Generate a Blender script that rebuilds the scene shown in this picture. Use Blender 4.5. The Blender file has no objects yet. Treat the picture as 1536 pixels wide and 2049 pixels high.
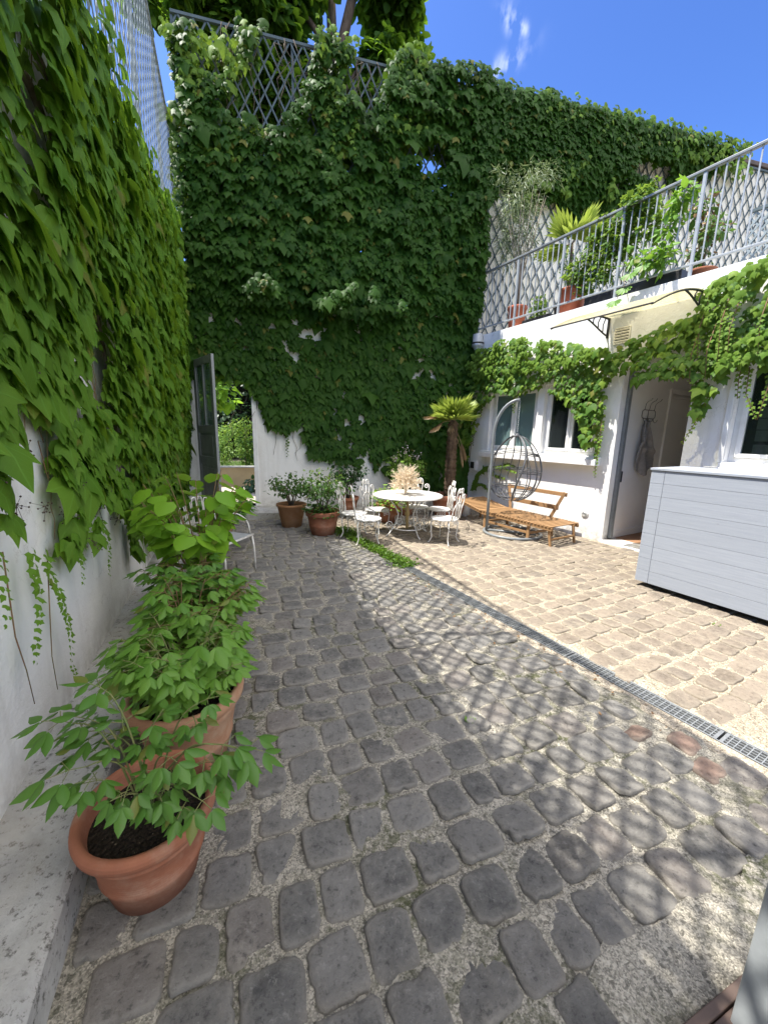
import bpy, bmesh, math, random
import numpy as np
from mathutils import Vector, Matrix
random.seed(11)
rng = np.random.default_rng(5)
SC = bpy.context.scene
COL = SC.collection
PI = math.pi
# ------------------------------------------------------------------ camera
cam_d = bpy.data.cameras.new('camera')
cam = bpy.data.objects.new('camera', cam_d)
COL.objects.link(cam)
cam_d.sensor_fit = 'VERTICAL'
cam_d.sensor_height = 24.0
cam_d.lens = 24.0 * 775.0 / 2049.0
cam_d.clip_start = 0.02
cam_d.clip_end = 500.0
_r = Vector((0.99974230, 0.00445036, 0.02226039))
_d = Vector((0.02270090, -0.19599270, -0.98034256))
_f = Vector((0.0, 0.98059526, -0.19604322))
cam.matrix_world = Matrix(((_r.x, -_d.x, -_f.x, 0.0), (_r.y, -_d.y, -_f.y, 0.0), (_r.z, -_d.z, -_f.z, 1.6), (0, 0, 0, 1)))
SC.camera = cam
# ------------------------------------------------------------------ sun and sky
SUN_EL, SUN_AZ = 64.5, 267.0          # azimuth measured from +Y towards +X
sun_d = bpy.data.lights.new('sun', 'SUN')
sun_d.energy = 4.5
sun_d.angle = math.radians(0.45)
sun_d.color = (1.0, 0.955, 0.87)
sun = bpy.data.objects.new('sun', sun_d)
COL.objects.link(sun)
_a, _e = math.radians(SUN_AZ), math.radians(SUN_EL)
_to = Vector((math.cos(_e) * math.sin(_a), math.cos(_e) * math.cos(_a), math.sin(_e)))
sun.rotation_euler = (-_to).to_track_quat('-Z', 'Y').to_euler()
sun.location = (-20, 5, 40)
world = bpy.data.worlds.new('World')
SC.world = world
world.use_nodes = True
wn, wl = world.node_tree.nodes, world.node_tree.links
bg = wn['Background']
sky = wn.new('ShaderNodeTexSky')
sky.sky_type = 'NISHITA'
sky.sun_disc = False
sky.sun_elevation = _e
sky.sun_rotation = _a
sky.altitude = 50
sky.air_density = 1.0
sky.dust_density = 1.0
sky.ozone_density = 5.0
bg.inputs[1].default_value = 0.13
wtc = wn.new('ShaderNodeTexCoord')
def W(op, a, b=None, c=None):
    n = wn.new('ShaderNodeMath'); n.operation = op
    for i, v in enumerate((a, b, c)):
        if v is None: continue
        if isinstance(v, (int, float)): n.inputs[i].default_value = v
        else: wl.new(v, n.inputs[i])
    return n.outputs[0]
cloud_total = None
for (c, ax, ra, rb, amt) in (
        ((0.1834, 0.7461, 0.6389), (0.036, 0.0132, -0.0258), 0.022, 0.010, 0.8),
        ((0.1876, 0.7722, 0.6058), (0.048, -0.0247, 0.0162), 0.032, 0.012, 0.55),
        ((0.1990, 0.7480, 0.6330), (0.036, 0.0132, -0.0258), 0.012, 0.007, 0.8)):
    c = Vector(c).normalized(); ax = Vector(ax); ax = (ax - c * ax.dot(c)).normalized(); bx = c.cross(ax)
    def dot(v):
        n = wn.new('ShaderNodeVectorMath'); n.operation = 'DOT_PRODUCT'
        wl.new(wtc.outputs['Generated'], n.inputs[0]); n.inputs[1].default_value = v
        return n.outputs['Value']
    u = W('DIVIDE', dot(ax), ra); v = W('DIVIDE', dot(bx), rb)
    r2 = W('ADD', W('MULTIPLY', u, u), W('MULTIPLY', v, v))
    m = W('MULTIPLY', W('POWER', 2.718, W('MULTIPLY', r2, -1.0)), amt)
    front = W('GREATER_THAN', dot(c), 0.5)
    m = W('MULTIPLY', m, front)
    cloud_total = m if cloud_total is None else W('MAXIMUM', cloud_total, m)
wnz = wn.new('ShaderNodeTexNoise'); wnz.inputs['Scale'].default_value = 60; wnz.inputs['Detail'].default_value = 7
wmp = wn.new('ShaderNodeMapping'); wmp.inputs['Scale'].default_value = (1.0, 0.55, 0.55)
wl.new(wtc.outputs['Generated'], wmp.inputs[0]); wl.new(wmp.outputs[0], wnz.inputs[0])
wrp = wn.new('ShaderNodeMapRange'); wrp.inputs[1].default_value = 0.42; wrp.inputs[2].default_value = 0.80
wl.new(wnz.outputs[0], wrp.inputs[0])
wfac = W('MULTIPLY', cloud_total, wrp.outputs[0])
whs = wn.new('ShaderNodeHueSaturation'); whs.inputs['Saturation'].default_value = 1.08
whs.inputs['Hue'].default_value = 0.508
whs.inputs['Value'].default_value = 0.68
wgm = wn.new('ShaderNodeGamma'); wgm.inputs[1].default_value = 1.3
wl.new(sky.outputs[0], wgm.inputs[0]); wl.new(wgm.outputs[0], whs.inputs['Color'])
wmx = wn.new('ShaderNodeMixRGB'); wmx.inputs[2].default_value = (6.5, 6.8, 7.2, 1)
wl.new(wfac, wmx.inputs[0]); wl.new(whs.outputs[0], wmx.inputs[1]); 
# broken bright cloud added out of view, behind and above, as neutral fill light
def wdot(v):
    n = wn.new('ShaderNodeVectorMath'); n.operation = 'DOT_PRODUCT'
    wl.new(wtc.outputs['Generated'], n.inputs[0]); n.inputs[1].default_value = v
    return n.outputs['Value']
wc = wn.new('ShaderNodeTexNoise'); wc.inputs['Scale'].default_value = 3.2; wc.inputs['Detail'].default_value = 8; wc.inputs['Roughness'].default_value = 0.6
wl.new(wtc.outputs['Generated'], wc.inputs[0])
wr1 = wn.new('ShaderNodeMapRange'); wr1.inputs[1].default_value = 0.36; wr1.inputs[2].default_value = 0.56; wl.new(wc.outputs[0], wr1.inputs[0])
wr2 = wn.new('ShaderNodeMapRange'); wr2.inputs[1].default_value = 0.66; wr2.inputs[2].default_value = 0.86; wl.new(wdot(tuple(Vector((0.46, -0.34, 0.82)).normalized())), wr2.inputs[0])
wr3 = wn.new('ShaderNodeMapRange'); wr3.inputs[1].default_value = 0.02; wr3.inputs[2].default_value = 0.15; wl.new(wdot((0, 0, 1)), wr3.inputs[0])
wm2 = wn.new('ShaderNodeMixRGB'); wm2.inputs[2].default_value = (14.5, 13.9, 13.0, 1)
wl.new(W('MULTIPLY', W('MULTIPLY', wr1.outputs[0], wr2.outputs[0]), wr3.outputs[0]), wm2.inputs[0]); wl.new(wmx.outputs[0], wm2.inputs[1]); wl.new(wm2.outputs[0], bg.inputs[0])
vs = SC.view_settings
vs.view_transform = 'Standard'; vs.look = 'None'; vs.gamma = 1.0; vs.use_curve_mapping = False
vs.exposure = 1.2
SC.cycles.max_bounces = 8; SC.cycles.diffuse_bounces = 4; SC.cycles.glossy_bounces = 3
SC.cycles.transmission_bounces = 5; SC.cycles.transparent_max_bounces = 8
SC.cycles.sample_clamp_indirect = 6.0
SC.cycles.use_denoising = True
# ------------------------------------------------------------------ the yard's three wall frames
def hd(h): return np.array([math.sin(math.radians(h)), math.cos(math.radians(h)), 0.0])
Z = np.array([0, 0, 1.0])
dR, nR, R0 = hd(-30.65), np.array([-0.860297, -0.509792, 0.0]), np.array([3.4715, 6.01336, 0.0])
dB, nB, B0 = hd(75.8), np.array([0.245307, -0.969445, 0.0]), np.array([-2.59077, 7.69766, 0.0])
dL, nL, L0 = hd(-22.1), np.array([0.926529, 0.376224, 0.0]), np.array([-0.792182, -0.321672, 0.0])
FR = {'R': (R0, dR, nR), 'B': (B0, dB, nB), 'L': (L0, dL, nL)}
def P(fr, s, p, z):
    o, d, n = FR[fr]
    return o + s * d + p * n + z * Z
# ------------------------------------------------------------------ helpers
def tag(o, label=None, cat=None, group=None, kind=None):
    if label: o['label'] = label
    if cat: o['category'] = cat
    if group: o['group'] = group
    if kind: o['kind'] = kind
    return o
def thing(name, label, cat, loc=(0, 0, 0), rotz=0.0, group=None):
    o = bpy.data.objects.new(name, None); COL.objects.link(o)
    o.location = Vector([float(x) for x in loc]); o.rotation_euler = (0, 0, rotz); o.empty_display_size = 0.1
    return tag(o, label, cat, group)
def link(name, me, m, parent=None, world=False):
    o = bpy.data.objects.new(name, me); COL.objects.link(o)
    if m is not None: me.materials.append(m)
    if parent is not None:
        o.parent = parent
        if world:
            r = parent
            off = Vector((0, 0, 0))
            while r is not None:
                off -= r.location; r = r.parent
            o.location = off
    return o
def copy_tree(o, parent=None):
    c = o.copy(); COL.objects.link(c)
    if parent is not None: c.parent = parent
    for ch in list(o.children): copy_tree(ch, c)
    return c
class MB:
    def __init__(s): s.v = []; s.f = []; s.sm = []
    def add(s, vs_, fs, smooth=False):
        b = len(s.v); s.v.extend([tuple(float(x) for x in v) for v in vs_])
        for f in fs: s.f.append([b + i for i in f]); s.sm.append(smooth)
    def box(s, o, ax, ay, az):
        o, ax, ay, az = [np.asarray(q, float) for q in (o, ax, ay, az)]
        vs_ = [o, o + ax, o + ax + ay, o + ay, o + az, o + ax + az, o + ax + ay + az, o + ay + az]
        if np.dot(np.cross(ax, ay), az) >= 0:
            fs = [(0, 3, 2, 1), (4, 5, 6, 7), (0, 1, 5, 4), (1, 2, 6, 5), (2, 3, 7, 6), (3, 0, 4, 7)]
        else:
            fs = [(0, 1, 2, 3), (4, 7, 6, 5), (0, 4, 5, 1), (1, 5, 6, 2), (2, 6, 7, 3), (3, 7, 4, 0)]
        s.add(vs_, fs); return s
    def fbox(s, fr, s0, s1, p0, p1, z0, z1):
        o, d, n = FR[fr]
        return s.box(P(fr, s0, p0, z0), (s1 - s0) * d, (p1 - p0) * n, (z1 - z0) * Z)
    def lbox(s, x0, x1, y0, y1, z0, z1):
        return s.box((x0, y0, z0), (x1 - x0, 0, 0), (0, y1 - y0, 0), (0, 0, z1 - z0))
    def beam(s, a, b, w, h, up=(0, 0, 1)):
        a, b = np.asarray(a, float), np.asarray(b, float)
        t = b - a; L = np.linalg.norm(t); t = t / L
        up = np.asarray(up, float); x = np.cross(t, up)
        if np.linalg.norm(x) < 1e-5: x = np.cross(t, (1, 0, 0))
        x = x / np.linalg.norm(x); y = np.cross(x, t)
        return s.box(a - x * w / 2 - y * h / 2, x * w, y * h, t * L)
    def tube(s, pts, r, n=6, cap=True, closed=False):
        pts = [np.asarray(q, float) for q in pts]; m = len(pts)
        rs = r if hasattr(r, '__len__') else [r] * m
        ref = np.array([0, 0, 1.0]); vs_ = []
        for i in range(m):
            if closed: t = pts[(i + 1) % m] - pts[i - 1]
            else: t = pts[min(i + 1, m - 1)] - pts[max(i - 1, 0)]
            t = t / (np.linalg.norm(t) + 1e-12)
            if i == 0:
                x = np.cross(t, ref)
                if np.linalg.norm(x) < 1e-3: x = np.cross(t, (1, 0, 0))
            else: x = x - t * np.dot(x, t)
            x = x / (np.linalg.norm(x) + 1e-12); y = np.cross(t, x)
            for k in range(n):
                a = 2 * PI * k / n
                vs_.append(pts[i] + rs[i] * (math.cos(a) * x + math.sin(a) * y))
        fs = []
        for i in range(m if closed else m - 1):
            j = (i + 1) % m
            for k in range(n): fs.append((i * n + k, i * n + (k + 1) % n, j * n + (k + 1) % n, j * n + k))
        if cap and not closed:
            fs.append(tuple(range(n - 1, -1, -1))); fs.append(tuple((m - 1) * n + k for k in range(n)))
        s.add(vs_, fs, True); return s
    def lathe(s, prof, c=(0, 0, 0), n=32, sx=1.0, sy=1.0, wob=0.0):
        c = np.asarray(c, float); vs_ = []; ph = random.random() * 6
        for (r, z) in prof:
            for k in range(n):
                a = 2 * PI * k / n; q = r * (1 + wob * math.sin(2 * a + ph + z * 3))
                vs_.append(c + np.array([q * math.cos(a) * sx, q * math.sin(a) * sy, z]))
        fs = []
        for i in range(len(prof) - 1):
            for k in range(n): fs.append((i * n + k, i * n + (k + 1) % n, (i + 1) * n + (k + 1) % n, (i + 1) * n + k))
        s.add(vs_, fs, True); return s
    def disc(s, c, r, n=24, up=True):
        c = np.asarray(c, float)
        vs_ = [c + np.array([r * math.cos(2 * PI * k / n), r * math.sin(2 * PI * k / n), 0]) for k in range(n)]
        s.add(vs_, [tuple(range(n)) if up else tuple(range(n - 1, -1, -1))]); return s
    def poly(s, pts, h):                      # vertical prism of a ground polygon (counter-clockwise), height vector h
        pts = [np.asarray(q, float) for q in pts]; n = len(pts); h = np.asarray(h, float)
        s.add(pts + [q + h for q in pts], [tuple(range(n - 1, -1, -1)), tuple(range(n, 2 * n))] + [(i, (i + 1) % n, n + (i + 1) % n, n + i) for i in range(n)]); return s
    def build(s, name, m, parent=None, world=False, bevel=0.0):
        me = bpy.data.meshes.new(name); me.from_pydata(s.v, [], s.f)
        me.polygons.foreach_set('use_smooth', s.sm); me.update()
        o = link(name, me, m, parent, world)
        if bevel:
            md = o.modifiers.new('edge', 'BEVEL'); md.width = bevel; md.segments = 2; md.limit_method = 'ANGLE'
        return o
def wall_holes(fr, s0, s1, z0, z1, p1, th, holes):
    """a wall slab from p1-th to p1 with rectangular openings (s0,s1,z0,z1), one watertight sheet with reveals"""
    mb = MB(); idx = {}
    ss = sorted(set([s0, s1] + [h[0] for h in holes] + [h[1] for h in holes]))
    zz = sorted(set([z0, z1] + [h[2] for h in holes] + [h[3] for h in holes]))
    def V(i, j, k):
        if (i, j, k) not in idx:
            idx[(i, j, k)] = len(mb.v); mb.v.append(tuple(P(fr, ss[i], p1 - th * k, zz[j])))
        return idx[(i, j, k)]
    solid = {}
    for i in range(len(ss) - 1):
        for j in range(len(zz) - 1):
            cs, cz = (ss[i] + ss[i + 1]) / 2, (zz[j] + zz[j + 1]) / 2
            solid[i, j] = not any(h[0] < cs < h[1] and h[2] < cz < h[3] for h in holes)
    def F(*q): mb.f.append(list(q)); mb.sm.append(False)
    for (i, j), ok in solid.items():
        if not ok: continue
        F(V(i, j, 0), V(i + 1, j, 0), V(i + 1, j + 1, 0), V(i, j + 1, 0))
        F(V(i, j, 1), V(i, j + 1, 1), V(i + 1, j + 1, 1), V(i + 1, j, 1))
        if not solid.get((i - 1, j)): F(V(i, j, 0), V(i, j + 1, 0), V(i, j + 1, 1), V(i, j, 1))
        if not solid.get((i + 1, j)): F(V(i + 1, j, 0), V(i + 1, j, 1), V(i + 1, j + 1, 1), V(i + 1, j + 1, 0))
        if not solid.get((i, j - 1)): F(V(i, j, 0), V(i, j, 1), V(i + 1, j, 1), V(i + 1, j, 0))
        if not solid.get((i, j + 1)): F(V(i, j + 1, 0), V(i + 1, j + 1, 0), V(i + 1, j + 1, 1), V(i, j + 1, 1))
    return mb
def hash2(i, j, seed):
    n = (i * 374761393 + j * 668265263 + seed * 1442695041) & 0xFFFFFFFF
    n = ((n ^ (n >> 13)) * 1274126177) & 0xFFFFFFFF
    return ((n ^ (n >> 16)) & 0xFFFF) / 65535.0
def vnoise(x, y, seed=0):
    x = np.asarray(x, float); y = np.asarray(y, float)
    i = np.floor(x).astype(np.int64); j = np.floor(y).astype(np.int64); u = x - i; v = y - j
    u = u * u * (3 - 2 * u); v = v * v * (3 - 2 * v)
    return (hash2(i, j, seed) * (1 - u) + hash2(i + 1, j, seed) * u) * (1 - v) + (hash2(i, j + 1, seed) * (1 - u) + hash2(i + 1, j + 1, seed) * u) * v
def inpoly(x, y, poly):
    x = np.asarray(x); y = np.asarray(y); c = np.zeros(x.shape, bool); n = len(poly)
    for i in range(n):
        x0, y0 = poly[i]; x1, y1 = poly[i - 1]
        hit = ((y0 > y) != (y1 > y)) & (x < (x1 - x0) * (y - y0) / ((y1 - y0) + 1e-12) + x0)
        c ^= hit
    return c
def unit(a): return a / (np.linalg.norm(a, axis=-1, keepdims=True) + 1e-12)
# leaf outlines: (lateral, along, normal); faces fan round the centre
def fan(outline, centre, fold=0.25, droop=0.12):
    pts = [centre] + outline
    v = [(x, y, -fold * abs(x) - droop * y * y) for x, y in pts]
    n = len(outline)
    return np.array(v), np.array([(0, 1 + i, 1 + (i + 1) % n) for i in range(n)]), np.array(pts)
IVY = fan([(0, 0.0), (.2, -.13), (.45, -.04), (.6, .22), (.68, .55), (.42, .5), (.32, .66), (.2, .86), (0, 1.2), (-.2, .86), (-.32, .66), (-.42, .5), (-.68, .55), (-.6, .22), (-.45, -.04), (-.2, -.13)], (0, .38), .34, .36)
IVY_SMALL = fan([(0, 0), (.4, -.05), (.62, .5), (.3, .62), (0, 1.15), (-.3, .62), (-.62, .5), (-.4, -.05)], (0, .38), .3, .16)
HEART = fan([(0, 0.05), (.25, -.1), (.5, .1), (.52, .42), (.3, .78), (0, 1.05), (-.3, .78), (-.52, .42), (-.5, .1), (-.25, -.1)], (0, .42), .2, .12)
LANCE = fan([(0, 0), (.15, .18), (.24, .42), (.19, .68), (0, 1.0), (-.19, .68), (-.24, .42), (-.15, .18)], (0, .45), .45, .22)
OVAL = fan([(0, 0), (.22, .2), (.28, .5), (.18, .8), (0, 1.0), (-.18, .8), (-.28, .5), (-.22, .2)], (0, .45), .35, .15)
NARROW = fan([(0, 0), (.07, .3), (.06, .7), (0, 1.0), (-.06, .7), (-.07, .3)], (0, .5), .3, .1)
def leaves(name, tpl, Pn, T, N, S, m, parent=None, world=True):
    v0, f0, uv0 = tpl
    Pn = np.asarray(Pn, float); T = unit(np.asarray(T, float)); N = np.asarray(N, float)
    N = unit(N - T * np.sum(N * T, 1, keepdims=True)); X = np.cross(T, N)
    S = np.asarray(S, float).reshape(-1, 1, 1)
    vv = Pn[:, None, :] + S * (v0[None, :, 0:1] * X[:, None, :] + v0[None, :, 1:2] * T[:, None, :] + v0[None, :, 2:3] * N[:, None, :])
    n, k = len(Pn), len(v0)
    ff = (f0[None] + (np.arange(n) * k)[:, None, None]).reshape(-1)
    me = bpy.data.meshes.new(name)
    me.vertices.add(n * k); me.vertices.foreach_set('co', vv.reshape(-1))
    nl = len(ff); me.loops.add(nl); me.loops.foreach_set('vertex_index', ff.astype(np.int32))
    me.polygons.add(nl // 3); me.polygons.foreach_set('loop_start', np.arange(0, nl, 3, dtype=np.int32))
    uvl = me.uv_layers.new(name='UVMap')
    uvl.data.foreach_set('uv', np.tile(uv0[f0.reshape(-1)], (n, 1)).reshape(-1))
    me.update(calc_edges=True); me.validate()
    me.polygons.foreach_set('use_smooth', np.ones(nl // 3, bool))
    return link(name, me, m, parent, world)
# ------------------------------------------------------------------ materials
class NT:
    def __init__(s, name):
        s.m = bpy.data.materials.new(name); s.m.use_nodes = True
        s.n = s.m.node_tree.nodes; s.l = s.m.node_tree.links
        s.b = s.n['Principled BSDF']; s.out = s.n['Material Output']
        s._tc = None; s._geo = None
    def node(s, t, **kw):
        n = s.n.new(t)
        for k, v in kw.items(): setattr(n, k, v)
        return n
    def put(s, sock, v):
        if isinstance(v, bpy.types.NodeSocket): s.l.new(v, sock)
        elif isinstance(v, (tuple, list)) and len(v) == 3 and sock.type == 'RGBA': sock.default_value = (*v, 1)
        else: sock.default_value = v
    @property
    def pos(s):
        if s._geo is None: s._geo = s.n.new('ShaderNodeNewGeometry')
        return s._geo.outputs['Position']
    @property
    def island(s):
        s.pos; return s._geo.outputs['Random Per Island']
    @property
    def obj(s):
        if s._tc is None: s._tc = s.n.new('ShaderNodeTexCoord')
        return s._tc.outputs['Object']
    def noise(s, scale, detail=4, rough=0.55, vec=None, col=False):
        n = s.node('ShaderNodeTexNoise'); n.inputs['Scale'].default_value = scale
        n.inputs['Detail'].default_value = detail; n.inputs['Roughness'].default_value = rough
        s.l.new(vec if vec is not None else s.pos, n.inputs['Vector'])
        return n.outputs['Color' if col else 'Fac']
    def ramp(s, fac, lo, hi, a=0.0, b=1.0):
        n = s.node('ShaderNodeMapRange'); n.clamp = True
        s.put(n.inputs[0], fac); n.inputs[1].default_value = lo; n.inputs[2].default_value = hi
        n.inputs[3].default_value = a; n.inputs[4].default_value = b
        return n.outputs[0]
    def mix(s, fac, a, b, mode='MIX'):
        n = s.node('ShaderNodeMixRGB', blend_type=mode); s.put(n.inputs[0], fac); s.put(n.inputs[1], a); s.put(n.inputs[2], b)
        return n.outputs[0]
    def math(s, op, a, b=0.0):
        n = s.node('ShaderNodeMath', operation=op); s.put(n.inputs[0], a); s.put(n.inputs[1], b); return n.outputs[0]
    def sep(s, v):
        n = s.node('ShaderNodeSeparateXYZ'); s.l.new(v, n.inputs[0]); return n.outputs
    def mapping(s, vec, scale=(1, 1, 1), rot=(0, 0, 0)):
        n = s.node('ShaderNodeMapping'); s.l.new(vec, n.inputs[0]); n.inputs['Scale'].default_value = scale; n.inputs['Rotation'].default_value = rot
        return n.outputs[0]
    def bump(s, h, strength=0.3, dist=0.01):
        n = s.node('ShaderNodeBump'); n.inputs['Strength'].default_value = strength; n.inputs['Distance'].default_value = dist
        s.l.new(h, n.inputs['Height']); s.l.new(n.outputs[0], s.b.inputs['Normal']); return s
    def fin(s, col=None, rough=None, spec=None, metal=None):
        if col is not None: s.put(s.b.inputs['Base Color'], col)
        if rough is not None: s.put(s.b.inputs['Roughness'], rough)
        if spec is not None: s.put(s.b.inputs['Specular IOR Level'], spec)
        if metal is not None: s.put(s.b.inputs['Metallic'], metal)
        return s.m
def plain(name, a, b=None, scale=6, rough=0.6, spec=0.3, metal=0.0, bump=0.0, bscale=60, bdist=0.004, obj=True):
    t = NT(name); b = b or tuple(c * 0.75 for c in a)
    vec = t.obj if obj else t.pos
    c = t.mix(t.ramp(t.noise(scale, 6, 0.6, vec), 0.35, 0.68), a, b)
    if bump: t.bump(t.noise(bscale, 5, 0.6, vec), bump, bdist)
    return t.fin(c, rough, spec, metal)
def leafmat(name, a, b, trans, young=None, veins=False, tw=0.35, rough=0.42, spec=0.35, clump=1.2, old=0.0):
    t = NT(name)
    c = t.mix(t.island, a, b)
    cl = t.ramp(t.noise(clump, 3, 0.5), 0.4, 0.65)
    c = t.mix(t.math('MULTIPLY', cl, 0.55), c, b)
    if young:
        y = t.ramp(t.math('ADD', t.math('MULTIPLY', t.island, 0.6), t.math('MULTIPLY', t.noise(2.3, 2), 0.8)), 0.72, 0.98)
        c = t.mix(y, c, young)
    if old:
        o_ = t.math('FRACT', t.math('MULTIPLY', t.island, 57.3))
        c = t.mix(t.ramp(o_, 1 - old, 1 - old * .7, 0, .8), c, (.17, .16, .035))
        sp_ = t.math('MULTIPLY', t.ramp(t.noise(55, 4, .7), .62, .68), t.ramp(t.math('FRACT', t.math('MULTIPLY', t.island, 23.1)), .6, .62))
        c = t.mix(t.math('MULTIPLY', sp_, .7), c, (.12, .075, .03))
    if veins:
        uv = t.node('ShaderNodeUVMap'); x, y, _ = t.sep(uv.outputs[0])
        ax = t.math('ABSOLUTE', x)
        v1 = t.ramp(ax, 0.008, 0.03, 1, 0)
        v2 = t.ramp(t.math('ABSOLUTE', t.math('SUBTRACT', t.math('MULTIPLY', ax, 0.85), y)), 0.008, 0.03, 1, 0)
        w = t.math('SINE', t.math('MULTIPLY', t.math('SUBTRACT', y, t.math('MULTIPLY', ax, 0.8)), 42.0))
        v3 = t.math('MULTIPLY', t.ramp(w, 0.9, 1.0), 0.35)
        v = t.math('MAXIMUM', t.math('MAXIMUM', v1, v2), v3)
        c = t.mix(t.math('MULTIPLY', v, 0.5), c, tuple(min(1, q * 1.9 + 0.02) for q in a))
        t.bump(v, 0.35, 0.003)
    t.fin(c, rough, spec)
    tr = t.node('ShaderNodeBsdfTranslucent')
    tc = t.mix(t.island, trans, tuple(q * 0.7 for q in trans)); t.l.new(tc, tr.inputs[0])
    mx = t.node('ShaderNodeMixShader'); mx.inputs[0].default_value = tw
    t.l.new(t.b.outputs[0], mx.inputs[1]); t.l.new(tr.outputs[0], mx.inputs[2]); t.l.new(mx.outputs[0], t.out.inputs[0])
    return t.m
M = {}
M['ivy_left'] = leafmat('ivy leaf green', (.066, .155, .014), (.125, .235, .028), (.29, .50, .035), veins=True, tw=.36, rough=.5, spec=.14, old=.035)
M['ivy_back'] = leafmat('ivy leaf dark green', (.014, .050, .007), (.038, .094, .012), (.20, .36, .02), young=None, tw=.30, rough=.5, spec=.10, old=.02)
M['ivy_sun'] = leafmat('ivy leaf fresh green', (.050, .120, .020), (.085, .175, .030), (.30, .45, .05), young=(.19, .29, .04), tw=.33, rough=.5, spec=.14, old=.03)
M['ivy_young'] = leafmat('young ivy leaf', (.10, .195, .028), (.155, .245, .04), (.30, .44, .04), tw=.34, rough=.55, spec=.08)
M['peony'] = leafmat('peony leaf', (.085, .205, .026), (.15, .29, .042), (.30, .52, .05), tw=.34, rough=.45, spec=.3, old=.04)
M['peony_deep'] = leafmat('dark peony leaf', (.056, .150, .024), (.10, .215, .034), (.22, .42, .045), tw=.32, rough=.42, spec=.35, old=.05)
M['judas'] = leafmat('heart shaped leaf', (.14, .31, .022), (.21, .39, .03), (.38, .62, .05), tw=.38, rough=.5, spec=.25, old=.03)
M['shrub'] = leafmat('shrub leaf', (.035, .095, .022), (.07, .145, .03), (.2, .36, .05), tw=.28, old=.04)
M['hydrangea'] = leafmat('pale fresh leaf', (.12, .24, .035), (.20, .33, .05), (.35, .5, .08), tw=.33)
M['dark_shrub'] = leafmat('deep green leaf', (.016, .045, .016), (.03, .075, .022), (.1, .2, .04), tw=.25)
M['olive'] = leafmat('olive leaf', (.14, .19, .085), (.24, .28, .16), (.25, .32, .12), tw=.22)
M['tree'] = leafmat('tree leaf', (.026, .072, .012), (.052, .120, .018), (.26, .46, .03), tw=.42, rough=.5, spec=.12, clump=.6)
M['palm'] = leafmat('palm frond', (.20, .30, .04), (.32, .40, .07), (.45, .55, .09), tw=.33)
M['palm_dry'] = leafmat('dry palm frond', (.30, .20, .10), (.42, .30, .17), (.25, .18, .08), tw=.15)
M['petal'] = plain('pale petal', (.75, .62, .58), (.6, .45, .42), rough=.6)
M['pampas'] = leafmat('dried pampas plume', (.74, .62, .46), (.84, .75, .60), (.75, .62, .45), tw=.35, rough=.9, spec=.1)
def whitewall(name, base, stain, damp_z=0.35):
    t = NT(name)
    x, y, z = t.sep(t.pos)
    n1 = t.noise(1.1, 6, .62); n2 = t.noise(9, 6, .65)
    st = t.mapping(t.pos, (6, 6, .5)); n3 = t.noise(1.0, 5, .6, st)
    c = t.mix(t.ramp(n1, .45, .8, 0, .55), base, stain)
    c = t.mix(t.ramp(n3, .52, .80, 0, .5), c, tuple(q * .8 for q in stain))
    cr = t.node('ShaderNodeTexVoronoi', feature='DISTANCE_TO_EDGE'); cr.inputs['Scale'].default_value = .8
    wv = t.node('ShaderNodeVectorMath', operation='ADD'); t.l.new(t.pos, wv.inputs[0]); nz = t.node('ShaderNodeVectorMath', operation='SCALE'); t.l.new(t.noise(2.5, 6, .65, None, True), nz.inputs[0]); nz.inputs['Scale'].default_value = .9; t.l.new(nz.outputs[0], wv.inputs[1]); t.l.new(wv.outputs[0], cr.inputs['Vector'])
    c = t.mix(t.math('MULTIPLY', t.ramp(cr.outputs['Distance'], .0, .006, 1, 0), t.ramp(n1, .48, .6, 0, .5)), c, (.30, .27, .23))
    low = t.math('MULTIPLY', t.ramp(z, 0.05, damp_z, 1, 0), t.ramp(n2, .35, .62))
    c = t.mix(t.math('MULTIPLY', low, .75), c, (.26, .235, .19))
    c = t.mix(t.ramp(n2, .66, .78, 0, .5), c, tuple(q * .7 for q in stain))
    t.bump(t.math('ADD', t.noise(45, 6, .7), t.math('MULTIPLY', t.noise(5, 3), 2.5)), .5, .009)
    return t.fin(c, .85, .2)
M['white'] = whitewall('white limewash', (.78, .77, .74), (.62, .59, .53))
M['white_b'] = whitewall('white painted render', (.80, .79, .765), (.68, .655, .61), .25)
M['cream'] = whitewall('cream render', (.86, .81, .69), (.74, .68, .56), 0.1)
M['inner'] = plain('inner white paint', (.82, .81, .78), (.77, .76, .73), 2, .7, .25, bump=.1, bscale=120, bdist=.002, obj=False)
M['joinery'] = plain('white joinery paint', (.78, .78, .76), (.66, .65, .62), 5, .45, .4, bump=.08, bscale=40, bdist=.002, obj=False)
M['grey_metal'] = plain('grey painted metal', (.20, .215, .22), (.15, .165, .17), 9, .4, .5, obj=False)
M['grey_wood'] = None
M['door_grey'] = plain('grey door paint', (.27, .285, .29), (.21, .222, .227), 7, .5, .35, obj=False)
M['rail'] = plain('pale grey painted iron', (.36, .385, .40), (.28, .30, .315), 12, .42, .5, obj=False)
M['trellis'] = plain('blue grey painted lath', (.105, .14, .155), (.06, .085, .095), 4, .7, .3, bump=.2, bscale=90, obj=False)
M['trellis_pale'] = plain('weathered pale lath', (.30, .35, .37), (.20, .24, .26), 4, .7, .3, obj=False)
M['white_iron'] = plain('white painted iron', (.74, .73, .70), (.50, .47, .42), 16, .5, .4, bump=.15, bscale=80, obj=False)
M['basket'] = plain('grey coated wire', (.06, .063, .068), (.10, .103, .108), 9, .45, .4, obj=False)
M['dark_iron'] = plain('dark iron', (.05, .05, .05), (.10, .085, .07), 14, .5, .4)
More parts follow.
